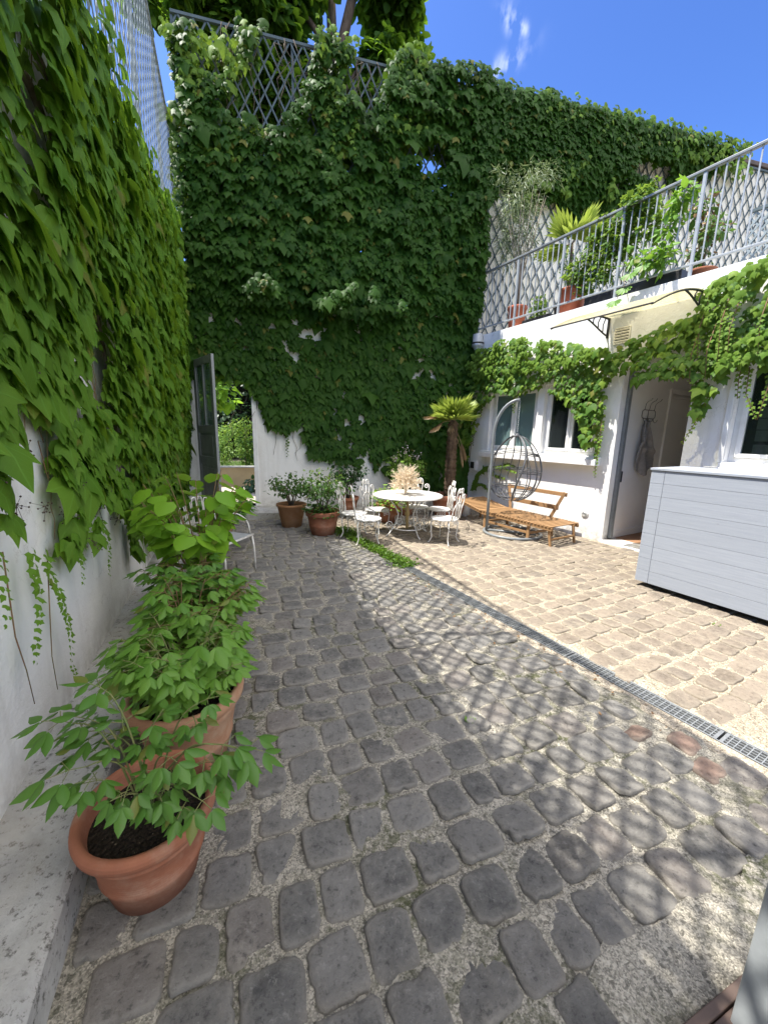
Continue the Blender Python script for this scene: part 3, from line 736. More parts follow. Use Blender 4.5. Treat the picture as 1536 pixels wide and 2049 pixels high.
# ------------------------------------------------------------------ white house
t = thing('white_house', 'low white house with two windows, a doorway and a roof terrace', 'house', P('R', 0, 0, 0))
house = t
wall_holes('R', -6, 3.248, -.06, 3.66, 0, .30, [(.30, 1.32, 1.33, 2.52), (1.46, 2.62, 1.33, 2.52), (-.92, -.02, .03, 2.62), (-3.2, -1.37, 1.36, 2.60)]).build('wall_face', M['white_b'], t, True)
b = MB(); b.poly([P('R', 3.2, -.302, 3.5), P('R', -6, -.302, 3.5), P('B', 13.3, -.05, 3.5), P('B', 4.7, -.05, 3.5)][::-1], (0, 0, .12)); b.build('terrace_slab', M['ledge'], t, True)
def window(s0, s1, z0, z1, cas, gl, depth=.09):
    f = MB(); p0, p1 = -depth - .05, -depth; w = .055
    f.fbox('R', s0, s0 + w, p0, p1, z0, z1); f.fbox('R', s1 - w, s1, p0, p1, z0, z1); f.fbox('R', s0 + w, s1 - w, p0, p1, z0, z0 + w); f.fbox('R', s0 + w, s1 - w, p0, p1, z1 - w, z1)
    n = len(cas) - 1; cm = []
    fo = f.build('window', M['joinery'], house, True, .004)
    for i in range(n):
        a, c = s0 + w + (s1 - s0 - 2 * w) * cas[i] + .004, s0 + w + (s1 - s0 - 2 * w) * cas[i + 1] - .004
        k = MB(); q0, q1 = p0 + .006, p1 + .022; v = .052
        k.fbox('R', a, a + v, q0, q1, z0 + w + .004, z1 - w - .004); k.fbox('R', c - v, c, q0, q1, z0 + w + .004, z1 - w - .004)
        k.fbox('R', a + v, c - v, q0, q1, z0 + w + .004, z0 + w + v); k.fbox('R', a + v, c - v, q0, q1, z1 - w - v, z1 - w - .004)
        k.build('casement', M['joinery'], fo, True, .004)
        k = MB(); k.fbox('R', a + v, c - v, (q0 + q1) / 2 - .004, (q0 + q1) / 2 + .004, z0 + w + v, z1 - w - v); k.build('pane', gl[i], fo, True)
    return fo
window(1.46, 2.62, 1.33, 2.52, (0, .5, 1), (M['glass_pale'], M['glass_pale']))
window(.30, 1.32, 1.33, 2.52, (0, .5, 1), (M['glass'], M['glass']))
window(-3.2, -1.37, 1.36, 2.60, (0, .5, 1), (M['glass_clear'], M['glass_clear']), .12)
b = MB(); b.fbox('R', 1.44, 2.66, -.36, -.33, 1.3, 2.56); b.build('curtain', M['curtain'], t, True)
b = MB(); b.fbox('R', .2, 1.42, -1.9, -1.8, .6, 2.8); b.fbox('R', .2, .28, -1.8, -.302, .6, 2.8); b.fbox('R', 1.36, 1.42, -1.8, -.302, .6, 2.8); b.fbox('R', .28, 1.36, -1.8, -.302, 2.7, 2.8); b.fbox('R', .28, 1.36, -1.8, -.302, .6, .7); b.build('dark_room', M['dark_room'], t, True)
b = MB()
for k in range(7): b.fbox('R', -3.25, -1.52, -.36 + .004 * (k % 2), -.345 + .004 * (k % 2), 1.62 + .14 * k, 1.752 + .14 * k)
b.fbox('R', -3.25, -1.52, -.36, -.34, 1.30, 1.58)
b.build('window_blind', M['blind'], t, True)
b = MB(); b.fbox('R', -3.3, -1.36, -.5, -.47, 1.3, 2.7); b.build('room_backing', M['dark_room'], t, True)
b = MB(); b.fbox('R', .16, 2.72, .002, .155, 1.19, 1.29); b.fbox('R', .16, 2.72, .002, .10, 1.2905, 1.325); b.build('window_sill', M['white_b'], t, True, .008)
b = MB(); b.fbox('R', -3.35, -1.22, .002, .12, 1.22, 1.30); b.fbox('R', -3.3, -1.34, .002, .075, 1.3005, 1.352); b.build('window_sill', M['white_b'], t, True, .008)
b = MB(); b.fbox('R', -3.22, -1.335, .002, .03, 2.60, 2.66); b.fbox('R', -1.367, -1.31, .002, .03, 1.353, 2.598); b.build('window_trim', M['joinery'], t, True, .004)
# doorway and the white passage behind it
b = MB(); b.fbox('R', -.072, -.024, -.20, -.13, .05, 2.615); b.build('door_jamb', M['grey_metal'], t, True, .004)
b = MB(); b.fbox('R', -.085, -.06, -.215, -.202, .95, 1.12); b.build('lock_plate', M['black'], t, True, .002)
b = MB(); b.fbox('R', -.96, .0, -.30, .05, -.05, .028); b.build('threshold', M['joinery'], t, True, .006)
b = MB(); b.fbox('R', -.018, .08, -3.2, -.303, .03, 2.75); b.fbox('R', -1.0, -.925, -3.2, -.303, .03, 2.75); b.fbox('R', -1.0, .08, -3.3, -3.202, .03, 2.75); b.fbox('R', -1.0, .08, -3.3, -.303, 2.752, 2.8); b.build('passage_wall', M['inner'], t, True)
b = MB(); b.fbox('R', -.925, -.018, -3.2, -.303, -.04, .028); b.build('passage_floor', M['boards_floor'], t, True)
b = MB(); b.fbox('R', -.034, -.0185, -1.40, -.304, .03, .14); b.build('baseboard', M['inner'], t, True, .003)
b = MB(); b.fbox('R', -.05, -.0185, -1.47, -1.40, .03, 2.45); b.fbox('R', -.05, -.0185, -2.9, -1.47, 2.37, 2.45); b.fbox('R', -.035, -.0185, -2.9, -1.47, .03, 2.30); b.fbox('R', -.05, -.0185, -2.9, -1.47, 2.302, 2.34); b.build('inner_door', M['inner'], t, True, .004)
def vent(s0, s1, z0, z1):
    b = MB(); w = .014
    b.fbox('R', s0, s0 + w, .001, .022, z0, z1); b.fbox('R', s1 - w, s1, .001, .022, z0, z1); b.fbox('R', s0, s1, .001, .022, z0 - w, z0); b.fbox('R', s0, s1, .001, .022, z1, z1 + w)
    vo = b.build('air_vent', M['cream'], house, True, .002)
    b = MB(); b.fbox('R', s0 + w, s1 - w, .001, .004, z0, z1); b.build('vent_opening', M['black'], vo, True)
    b = MB()
    for k in range(5):
        zc = z0 + (z1 - z0) * (k + .5) / 5
        b.beam(P('R', s0 + w, .013, zc), P('R', s1 - w, .013, zc), .016, .022, Z * .8 + nR * .6)
    b.build('louvre', M['cream'], vo, True)
vent(-.03, .20, 3.00, 3.20); vent(-.98, -.80, 2.98, 3.14)
b = MB(); c = P('R', .31, .002, .40)
prof = [(.001, .02), (.03, .02), (.045, .012), (.06, .016), (.066, .0)]
vs2 = [];
for (r, h) in prof:
    for k in range(24): a = 2 * PI * k / 24; vs2.append(c + r * math.cos(a) * dR + r * math.sin(a) * Z + h * nR)
b.add(vs2, [(i * 24 + k, i * 24 + (k + 1) % 24, (i + 1) * 24 + (k + 1) % 24, (i + 1) * 24 + k) for i in range(4) for k in range(24)], True)
vo = b.build('round_vent', M['joinery'], t, True)
b = MB(); b.beam(c + .04 * dR - .0 * Z + .022 * nR, c - .04 * dR + .022 * nR, .012, .004, nR); b.beam(c + .03 * dR + .03 * Z + .02 * nR, c - .03 * dR - .03 * Z + .02 * nR, .01, .004, nR); b.build('vent_slot', M['grey_metal'], vo, True)
# rain hopper at the corner of the house
t = thing('rain_hopper', 'pale zinc rainwater hopper at the corner under the railing', 'gutter', P('R', 3.05, .1, 3.4))
b = MB(); c = P('R', 3.0, .10, 0)
b.lathe([(.045, 2.9), (.05, 3.34), (.10, 3.42), (.115, 3.44), (.115, 3.47), (.105, 3.47), (.105, 3.66), (.095, 3.66), (.095, 3.5)], c, 20); b.build('hopper_body', M['zinc'], t, True)
b = MB(); b.lathe([(.112, 3.475), (.124, 3.48), (.124, 3.50), (.112, 3.505)], c, 20); b.build('collar', M['dark_iron'], t, True)
# canopy over the doorway
t = thing('door_canopy', 'yellowed clear canopy on black scrolled brackets over the doorway', 'canopy', P('R', -.3, 0, 3.3))
def arc(u): # profile from the wall out: p, z
    return 1.30 * u, 3.385 + .065 * math.sin(PI * u) - .325 * u ** 1.35
b = MB(); n = 16; S0, S1 = -.95, .32
top = [[P('R', s, *arc(i / n)) for i in range(n + 1)] for s in (S0, S1)]
for i in range(n):
    q = [top[0][i], top[1][i], top[1][i + 1], top[0][i + 1]]; b.add(q, [(0, 1, 2, 3)], True)
so = b.build('canopy_sheet', M['canopy'], t, True); md = so.modifiers.new('thickness', 'SOLIDIFY'); md.thickness = .005
for s in (S0 + .012, S1 - .012):
    b = MB(); u = [i / 20 for i in range(21)]
    b.tube([P('R', s, arc(x)[0], arc(x)[1] - .016) for x in u], [.016 - .007 * x for x in u], 6)
    b.tube([P('R', s, .012, 3.385), P('R', s, .012, 3.10)], .017, 6)
    low = [P('R', s, .012 + .62 * x, 3.13 + (arc((.012 + .62 * x) / 1.30)[1] - .02 - 3.13) * x ** 1.3) for x in u]
    b.tube(low, .012, 6)
    for x in (.22, .42, .62):
        i = int(x * 20); q = low[i]; pp = .1 + .62 * x * 1.02
        e = P('R', s, .62 * x - .02 * 0 + .06 - .1, arc(max(.02, (.62 * x - .04) / 1.30))[1] - .02); m_ = (q + e) / 2 + .03 * nR
        b.tube([q, m_, e], .009, 6)
    b.build('bracket', M['black'], t, True)
b = MB(); e = [arc(1)]; b.tube([P('R', S0, arc(1)[0], arc(1)[1] - .006), P('R', S1, arc(1)[0], arc(1)[1] - .006)], .010, 6); b.build('front_rail', M['dark_iron'], t, True)
# railing of the roof terrace
t = thing('terrace_railing', 'pale grey iron railing along the edge of the roof terrace', 'railing', P('R', 0, -.04, 3.66))
b = MB(); b.fbox('R', -6, 3.22, -.075, -.02, 4.84, 4.875); b.build('handrail', M['grey_metal'], t, True, .006)
b = MB(); b.fbox('R', -6, 3.22, -.065, -.030, 3.80, 3.825); b.build('bottom_rail', M['rail'], t, True, .003)
b = MB(); b.fbox('R', -.0068, .0068, -.0545, -.0405, 3.8255, 4.839); bal = b.build('baluster', M['rail'], t, True)
b = MB(); b.fbox('R', -.016, .016, -.064, -.031, 3.60, 4.839); pst = b.build('post', M['rail'], t, True)
k = 0; s = 3.17; first = [True, True]
while s > -3.6:
    src = 1 if k % 9 == 0 else 0
    o0 = (bal, pst)[src]
    if first[src]: o = o0; first[src] = False; base_loc = o.location.copy()
    else: o = o0.copy(); COL.objects.link(o); o.parent = t
    o.location = -Vector(t.location) + Vector(s * dR)
    s -= .106; k += 1
t = thing('lattice_screen', 'low grey lattice screen on the terrace behind the railing, at the right edge', 'lattice screen', P('R', -2, -.5, 3.6))
b = MB(); lattice(b, 'R', -4.5, -1.0, 3.64, 4.36, .085, .11, .02, .008, -.5); b.build('lattice_panel', M['trellis_pale'], t, True)
b = MB(); b.fbox('R', -4.5, -1.0, -.515, -.475, 4.36, 4.395); b.build('top_rail', M['trellis'], t, True)
# drain
t = thing('drain_channel', 'galvanised drain channel with bar grates running across the cobbles', 'drain', P('R', -1, 3.46, 0))
b = MB(); b.fbox('R', -4.3, .5, DR_P0, DR_P0 + .008, -.03, .003); b.fbox('R', -4.3, .5, DR_P1 - .008, DR_P1, -.03, .003); b.build('channel_edge', M['galv'], t, True)
b = MB(); b.fbox('R', -4.3, .5, DR_P0 + .008, DR_P1 - .008, -.029, -.0265); b.build('channel_bed', M['dark_hole'], t, True)
js = [.5, .03, -.89, -1.84, -2.76, -3.7]
for j in range(len(js) - 1):
    a, c = js[j] - .006, js[j + 1] + .006; b = MB(); q0, q1 = DR_P0 + .010, DR_P1 - .010
    for k in range(5):
        p = q0 + (q1 - q0 - .006) * k / 4; b.fbox('R', c, a, p, p + .006, -.018, -.0005)
    n = int((a - c) / .029)
    for k in range(n + 1):
        s = c + (a - c - .005) * k / n; b.fbox('R', s, s + .005, q0, q1, -.014, -.002)
    for s in (c, a - .016): b.fbox('R', s, s + .016, q0, q1, -.017, .0012)
    b.build('grate', M['galv'], t, True)
# ------------------------------------------------------------------ climbing plants
def scatter(n, s0, s1, z0, z1, keep):
    s = rng.uniform(s0, s1, n); z = rng.uniform(z0, z1, n); k = keep(s, z); return s[k], z[k]
def ivy_arrays(fr, s, z, p, size, out=.35, lat=.45, up=.5, nl=.28, size_var=.3, lean=0.0):
    o, d, n = FR[fr]; m = len(s)
    Pn = o[None] + s[:, None] * d + p[:, None] * n + z[:, None] * Z
    T = -Z[None] + (out + rng.normal(0, .22, m))[:, None] * n + (lean + rng.normal(0, lat, m))[:, None] * d
    N = n[None] * 1.0 + (up + rng.normal(0, .18, m))[:, None] * Z + rng.normal(0, nl, m)[:, None] * d
    S = size * np.exp(rng.normal(0, size_var, m))
    return Pn, T, N, S
def merge(*a): return [np.concatenate(q) for q in zip(*a)]
def vines(name, fr, paths, r, m, parent):
    b = MB()
    for pts in paths:
        k = len(pts); b.tube([P(fr, *q) for q in pts], [r * (1 - .6 * i / k) for i in range(k)], 5)
    return b.build(name, m, parent, True)
def wander(s, z, ds, dz, p=.02, n=10, w=.04):
    out = []
    for i in range(n + 1):
        u = i / n; out.append((s + ds * u + random.gauss(0, w), p + random.uniform(0, .02), z + dz * u + random.gauss(0, w)))
    return out
def ip(x, xs, ys): return np.interp(x, xs, ys)
def strand(fr, pts, step, size, lat=.7):
    """small alternating leaves along a hanging shoot; pts (s, p, z)"""
    o, d, n = FR[fr]; Pn, T, N, S = [], [], [], []
    W3 = [P(fr, *q) for q in pts]; k = 0
    L_ = sum(np.linalg.norm(W3[i + 1] - W3[i]) for i in range(len(W3) - 1)); acc = 0.0
    for i in range(len(W3) - 1):
        a, c = W3[i], W3[i + 1]; ln = np.linalg.norm(c - a); m = max(1, int(ln / step))
        for j in range(m):
            x = a + (c - a) * j / m; f = 1 - .55 * (acc + ln * j / m) / L_; k += 1
            sd = 1 if k % 2 else -1
            Pn.append(x + sd * d * .01); T.append(-Z * .8 + sd * d * lat * random.uniform(.3, 1.5) + n * random.uniform(-.1, .9))
            N.append(n + Z * random.uniform(.1, .7) + d * random.gauss(0, .3)); S.append(size * f * random.uniform(.7, 1.3))
        acc += ln
    return [np.array(q) for q in (Pn, T, N, S)]
# left wall: a thick shingle of big drooping leaves that thins out towards the kerb
tl = thing('climbing_ivy', 'big leaved creeper covering the left wall, trailing shoots over bare plaster', 'creeper', P('L', 3, .05, .2))
LS, LZ = [.3, 1.84, 2.05, 2.43, 2.96, 3.38, 3.52, 4.23, 5.53, 8.3], [2.35, 2.0, 1.95, 1.96, 1.85, 1.66, 1.30, .96, .64, .34]
SS, SZ = [.3, 1.62, 1.81, 2.02, 2.27, 2.97, 4.17, 6.04, 8.3], [1.25, 1.10, 1.0, .92, .74, .72, .45, .22, .1]
TS, TZ = [-.5, 2.0, 3.0, 3.72, 5.2, 6.5, 8.4], [4.4, 4.2, 4.0, 3.88, 4.1, 4.45, 5.1]
def left_keep(s, z):
    lo, sp, tp = ip(s, LS, LZ), ip(s, SS, SZ), ip(s, TS, TZ)
    n1 = vnoise(s * 3.1, z * 3.1, 41); n2 = vnoise(s * 1.2 + 9, z * 1.2, 42)
    dens = np.clip((z - sp) / np.maximum(lo - sp, .05), 0, 1)
    hole = n1 * .7 + n2 * .5
    full = (z > lo) & ~((hole > .86) & (z < lo + .7)) & ~((n1 > .80) & (z < lo + 2.2))
    part = (z <= lo) & (z > sp) & (vnoise(s * 6, z * 5, 47) * .7 + n1 * .3 < .335 + .36 * dens)
    return (full | part) & (z < tp + .16 * (n1 - .5))
s, z = scatter(33000, -.4, 8.4, .1, 5.6, left_keep)
far = np.clip(s / 5, 0, 1)
bul = .08 + .20 * np.clip((z - ip(s, LS, LZ)) / 1.4, 0, 1) * (.6 + .8 * vnoise(s * 1.7, z * 1.7, 44))
a1 = ivy_arrays('L', s, z, .03 + bul * np.sqrt(rng.uniform(0.05, 1, len(s))), .076, out=.65, lat=.5, up=.75, nl=.45, size_var=.36)
s2, z2 = scatter(3000, 2.5, 8.4, 3.9, 5.7, lambda s, z: (z < ip(s, TS, TZ) + .15) & (z > ip(s, TS, TZ) - .35))
a2 = ivy_arrays('L', s2, z2, .18 + rng.uniform(0, .2, len(s2)), .085, out=.5, lat=.6, up=.8)
leaves('leaves', IVY, *merge(a1, a2), M['ivy_left'], tl)
paths = [[(2.3, .05, 3.9), (2.68, .05, 3.55), (2.95, .05, 3.5), (3.26, .05, 3.46), (3.6, .05, 3.3), (4.0, .04, 2.9), (4.4, .03, 2.2), (4.6, .02, 1.4)],
         [(2.5, .04, 3.3), (2.8, .05, 3.25), (3.15, .05, 3.1), (3.5, .04, 2.7), (3.8, .03, 1.9), (3.85, .02, 1.2)]]
vines('trunk', 'L', paths, .022, M['vine_bark'], tl)
pp = []
for i in range(60):
    s_ = random.uniform(.8, 7.5); z_ = float(ip(s_, LS, LZ)) + random.uniform(-.2, 1.8); pp.append(wander(s_, z_, random.uniform(-.3, .3), -random.uniform(.4, 1.2), .02, 8, .025))
for q in ([(1.77, .08, 1.15), (1.80, .06, .8), (1.86, .05, .62), (1.9, .04, .44)], [(2.14, .07, 1.0), (2.10, .06, .72), (2.09, .05, .55), (2.12, .04, .36)]): pp.append(q)
vines('vines', 'L', pp, .0030, M['stem_red'], tl)
sh = []
for q in ([(2.10, .08, 1.05), (2.2, .08, .8), (2.26, .07, .55), (2.28, .06, .32)], [(1.98, .09, 1.1), (1.93, .09, .85), (1.86, .08, .62)], [(1.7, .09, 1.3), (1.72, .1, 1.1), (1.70, .09, .88)], [(2.5, .08, 1.1), (2.55, .08, .9), (2.52, .07, .72)], [(3.0, .08, 1.0), (3.05, .08, .8), (3.02, .07, .6)]):
    sh.append(strand('L', [(a + random.gauss(0, .012), p, z) for a, p, z in np.array([[np.interp(u, np.linspace(0, 1, len(q)), [w[i] for w in q]) for i in range(3)] for u in np.linspace(0, 1, 9)])], .015, .036, 1.1))
leaves('shoot_leaves', IVY_SMALL, *merge(*sh), M['ivy_left'], tl)
for (s_, z_) in [(1.75, 1.45), (1.9, 1.3), (2.15, 1.25), (2.35, 1.18), (2.05, 1.5), (2.6, 1.3), (2.9, 1.1), (2.5, 1.0), (3.1, 1.25), (3.3, .95), (2.7, 1.9), (2.2, 1.85), (3.5, 1.05), (2.75, .9)]:
    o = P('L', s_, .09, z_); b = MB()
    for k in range(13):
        e = o + np.array([random.gauss(0, .022), random.gauss(0, .02), random.gauss(-.012, .026)])
        b.tube([o, e], .0009, 3, False)
        b.lathe([(.0, -.004), (.004, -.001), (.004, .002), (0, .005)], e, 5)
    b.build('berry_cluster', M['bark_dark'], tl, True)
# back wall: curtain of small dark leaves over the trellis, thinner on the white wall below
tb = thing('climbing_ivy', 'dark dense creeper covering the back wall and most of its trellis', 'creeper', P('B', 1.5, .1, .5))
O1 = [(0.38, 7.95), (1.36, 8.1), (1.09, 7.29), (0.66, 6.59), (-0.22, 6.68), (-0.29, 6.88), (0.12, 7.37)]
O2 = [(2.0, 8.1), (2.55, 8.1), (2.46, 7.55), (2.19, 7.24), (1.74, 7.42), (1.80, 7.75)]
O3 = [(2.62, 6.81), (3.59, 6.9), (3.71, 6.51), (3.41, 6.46), (2.81, 6.61)]
BS, BZ = [-1.4, -.99, -.52, 0, .11, .38, .65, 1.0, 1.07, 1.28, 1.79, 2.16, 2.26, 2.48, 2.99, 3.57, 4.54], [2.6, 2.55, 2.60, 2.45, 2.19, 1.74, 1.55, 1.95, 1.27, 1.07, .97, 1.02, 1.38, .87, .65, .43, .30]
def back_keep(s, z):
    n1 = vnoise(s * 3.3, z * 2.6, 51); n2 = vnoise(s * 1.1, z * 1.1, 52)
    lo = ip(s, BS, BZ) + .16 * (vnoise(s * 7, 0 * s, 53) - .5)
    sw = .12 * (vnoise(s * 4, z * 4, 54) - .5)
    op = inpoly(s + sw, z + sw, O1) | inpoly(s + sw, z - sw, O2) | inpoly(s + sw, z + sw, O3)
    thin = (z < 3.75) & (vnoise(s * 10, z * 7, 59) * .75 + n2 * .35 > .79)
    spk = (z > 3.9) & (n1 > .90) & (vnoise(s * 9, z * 9, 55) > .45)
    rag = (z > 6.2) & (s < 2.8) & (n1 * .8 + n2 * .4 > .86)
    top = 8.05 + .22 * (n1 - .35) + np.where((s > 2.7), .12, 0) - .34 * np.clip((.35 - s) / .15, 0, 1) - .25 * ((s > .5) & (s < 1.25)) - .2 * ((s > 2.0) & (s < 2.45))
    left = np.where(z > 4, -.98, -1.35)
    return (z > lo) & ~op & ~thin & ~rag & (z < top) & (s > left)
s, z = scatter(40000, -1.4, 4.58, .3, 8.3, back_keep)
up_ = np.clip((z - 3.8) / .5, 0, 1)
bul = .07 + up_ * (.10 + .16 * vnoise(s * 1.5, z * 1.5, 56)) + .22 * np.exp(-((z - (3.95 + .12 * np.sin(s * 2.5))) / .16) ** 2) * ((s > -.3) & (s < 3.0)) * vnoise(s * 2.2, z * 0, 57) * 1.6
bul = bul * (.45 + 1.1 * vnoise(s * 5.5, z * 8, 63))
p_ = .02 + bul * np.sqrt(rng.uniform(.05, 1, len(s)))
a1 = ivy_arrays('B', s, z, p_, .086, out=.8, lat=.42, up=.95, nl=.32, size_var=.34)
# shaggy crest along the top of the trellis
s2, z2 = scatter(2600, -1.0, 4.6, 7.7, 8.35, lambda s, z: (z < 8.02 + .3 * (vnoise(s * 2.6, s * 0, 58) - .38) + .1 * (s > 2.75)) & ~(inpoly(s, z - .1, O1) | inpoly(s, z - .15, O2)) & (s > .02) & ~((s > .50) & (s < 1.25)) & ~((s > 1.98) & (s < 2.45)))
a2 = ivy_arrays('B', s2, z2, rng.uniform(-.22, .25, len(s2)), .072, out=.2, lat=.8, up=.9, nl=.5)
s7, z7 = scatter(9000, -.96, 4.5, 3.95, 7.95, lambda s, z: ~(inpoly(s, z, O1) | inpoly(s, z, O2) | inpoly(s, z, O3)) & (vnoise(s * 2.2, z * 2.2, 64) < .78))
a4 = ivy_arrays('B', s7, z7, rng.uniform(-.16, -.03, len(s7)), .10, out=.2, lat=.6, up=.3, nl=.5)
s8 = rng.uniform(0, 1, 900); q8 = np.where(rng.uniform(0, 1, 900) < .2, .10 + .42 * s8, 1.0 + 1.75 * s8)
z8 = 3.90 + .10 * np.sin(q8 * 4.2) + .10 * (q8 > 1.8) + rng.normal(0, .06, 900); k8 = vnoise(q8 * 5, q8 * 0, 66) > .34
a5 = ivy_arrays('B', q8[k8], z8[k8], (.50 + .45 * rng.uniform(0, 1, 900))[k8], .078, out=1.0, lat=.5, up=1.0, nl=.4)
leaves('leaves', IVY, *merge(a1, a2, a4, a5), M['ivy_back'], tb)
s3, z3 = scatter(1300, -1.05, .5, 6.0, 7.95, lambda s, z: (z < 7.75 + .25 * (s > .1)) & ~inpoly(s, z, O1) & (vnoise(s * 3, z * 3, 60) > .35))
s4, z4 = scatter(500, 1.3, 2.0, 6.3, 8.25, lambda s, z: ~inpoly(s, z, O1) & ~inpoly(s, z, O2) & (vnoise(s * 3, z * 3, 61) > .35))
s5, z5 = scatter(420, 2.55, 3.3, 6.9, 8.3, lambda s, z: vnoise(s * 3, z * 3, 62) > .4)
s6, z6 = scatter(150, -1.1, -.85, 4.0, 6.2, lambda s, z: s < 9)
a3 = merge(*[ivy_arrays('B', a, c, rng.uniform(-.05, .32, len(a)), .072, out=.3, lat=.6, up=.6, nl=.5) for a, c in ((s3, z3), (s4, z4), (s5, z5), (s6, z6))])
leaves('young_leaves', IVY, *a3, M['ivy_young'], tb)
pp = [wander(random.uniform(-.9, 4.3), random.uniform(2.0, 3.8), random.uniform(-.3, .3), -random.uniform(.5, 1.3), .015, 8, .03) for i in range(40)]
pp += [wander(random.uniform(-.7, 2.7), 8.0, random.uniform(-.3, .3), -random.uniform(.8, 1.6), .02, 10, .05) for i in range(22)]
vines('vines', 'B', pp, .006, M['bark'], tb)
sh = [strand('B', q, .03, .045) for q in ([(.62, .06, 1.6), (.66, .08, 1.45), (.64, .08, 1.3), (.65, .07, 1.1)], [(.5, .06, 1.75), (.52, .08, 1.6)], [(1.0, .06, 1.6), (1.05, .07, 1.3)], [(2.2, .07, 1.3), (2.22, .07, 1.1)])]
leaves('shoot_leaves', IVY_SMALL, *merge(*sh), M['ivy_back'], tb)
# ivy along the top of the cream wall
tu = thing('climbing_ivy', 'creeper spilling over the top of the cream wall above the terrace trellis', 'creeper', P('B', 7, 0, 6.5))
US, UZ = [4.3, 4.45, 4.47, 4.72, 4.95, 5.33, 6.03, 6.99, 7.59, 8.19, 8.91, 9.57, 10.36, 11.2], [3.9, 4.0, 5.85, 6.21, 6.68, 6.35, 6.2, 6.36, 6.55, 6.7, 7.05, 7.40, 7.80, 8.02]
def up_keep(s, z):
    n1 = vnoise(s * 2.6, z * 2.6, 71); n2 = vnoise(s * 1.0, z * 1.0, 72)
    lo = ip(s, US, UZ) + .5 * (n1 - .45)
    thin = (s > 7.2) & (n1 * .7 + n2 * .5 > .80) & (z < 7.55)
    return (z > lo) & ~thin & (z < 8.22 + .16 * (n1 - .4)) & (s < 10.9)
s, z = scatter(24000, 4.3, 11.2, 5.8, 8.4, up_keep)
p_ = -.06 + (.10 + .24 * np.clip((z - ip(s, US, UZ)) / .6, 0, 1)) * np.sqrt(rng.uniform(.03, 1, len(s)))
p_ = np.where(z > 8.08, rng.uniform(-.45, .2, len(s)), p_)
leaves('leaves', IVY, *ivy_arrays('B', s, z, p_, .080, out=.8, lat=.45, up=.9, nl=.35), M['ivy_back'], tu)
s, z = scatter(1500, 5.6, 11.0, 7.6, 8.3, lambda s, z: (z < 8.2) & (rng.uniform(0, 1, len(s)) < .3 + .7 * np.clip((s - 6) / 3, 0, 1)))
s_b, z_b = scatter(500, 5.4, 8.2, 6.3, 7.2, lambda s, z: vnoise(s * 3, z * 3, 74) > .6)
leaves('young_leaves', IVY, *merge(ivy_arrays('B', s, z, rng.uniform(-.1, .32, len(s)), .07, out=.4, lat=.5, up=.8), ivy_arrays('B', s_b, z_b, rng.uniform(.1, .3, len(s_b)), .08, out=.4, lat=.5, up=.6)), M['ivy_young'], tu)
vines('vines', 'B', [wander(random.uniform(5, 10), 7.6, random.uniform(-.6, .6), -random.uniform(.6, 1.4), -.05, 10, .05) for i in range(26)], .006, M['bark'], tu)
# sunlit ivy on the white house
tw = thing('climbing_ivy', 'sunlit creeper hanging over the windows and doorway of the white house', 'creeper', P('R', 0, .05, 2.6))
R1 = [(3.2, 2.2), (3.2, 3.0), (2.9, 3.35), (2.49, 3.33), (2.38, 3.43), (1.66, 3.36), (1.04, 3.18), (0.41, 2.99), (0.1, 2.90), (0.07, 2.61), (0.21, 2.37), (0.15, 1.97), (0.18, 1.50), (0.3, 1.44), (0.45, 1.85), (0.68, 2.12), (0.94, 2.35), (1.35, 2.52), (1.77, 2.38), (2.27, 2.50), (2.72, 2.25), (2.88, 1.64), (3.1, 1.1)]
R2 = [(0.16, 2.80), (-0.20, 3.0), (-0.45, 3.16), (-0.61, 3.32), (-0.82, 3.38), (-1.06, 3.42), (-1.23, 3.58), (-1.8, 3.58), (-2.6, 3.5), (-2.6, 2.6), (-1.64, 2.47), (-1.5, 2.42), (-1.34, 2.52), (-1.23, 2.25), (-1.17, 2.11), (-1.10, 1.85), (-1.05, 2.10), (-1.05, 2.33), (-0.9, 2.43), (-0.61, 2.44), (-0.38, 2.36), (-0.16, 2.52), (0.16, 2.60)]
HO = [(-1.08, 3.30), (-1.27, 3.32), (-1.38, 3.05), (-1.19, 3.02)]
def rk(s, z):
    n1 = vnoise(s * 4, z * 4, 81); sw = .10 * (n1 - .5)
    a = inpoly(s + sw, z + sw, R1) & ~((n1 > .80) & (s < .45) & (z < 2.95))
    c = inpoly(s + sw, z + sw, R2) & ~inpoly(s, z, HO)
    return (a | c) & ~((n1 > .84))
s, z = scatter(7600, -2.6, 3.25, 1.1, 3.7, rk)
p_ = .02 + (.12 + .14 * vnoise(s * 2, z * 2, 82)) * np.sqrt(rng.uniform(.03, 1, len(s)))
lip = (s < .0) & (s > -.95) & (z < 2.75)
p_ = np.where(lip, p_ + .05, p_)
leaves('leaves', IVY, *ivy_arrays('R', s, z, p_, .070, out=.8, lat=.45, up=.85, nl=.35), M['ivy_sun'], tw)
s, z = scatter(1500, .15, 3.1, 2.75, 3.45, lambda s, z: inpoly(s, z, R1) & (vnoise(s * 4, z * 4, 83) > .35))
s_b, z_b = scatter(900, -2.6, -.8, 2.5, 3.6, lambda s, z: inpoly(s, z, R2) & (vnoise(s * 4, z * 4, 84) > .5))
leaves('young_leaves', IVY, *merge(ivy_arrays('R', s, z, rng.uniform(.12, .32, len(s)), .050, out=.5, up=.9), ivy_arrays('R', s_b, z_b, rng.uniform(.12, .32, len(s_b)), .052, out=.5, up=.7)), M['ivy_young'], tw)
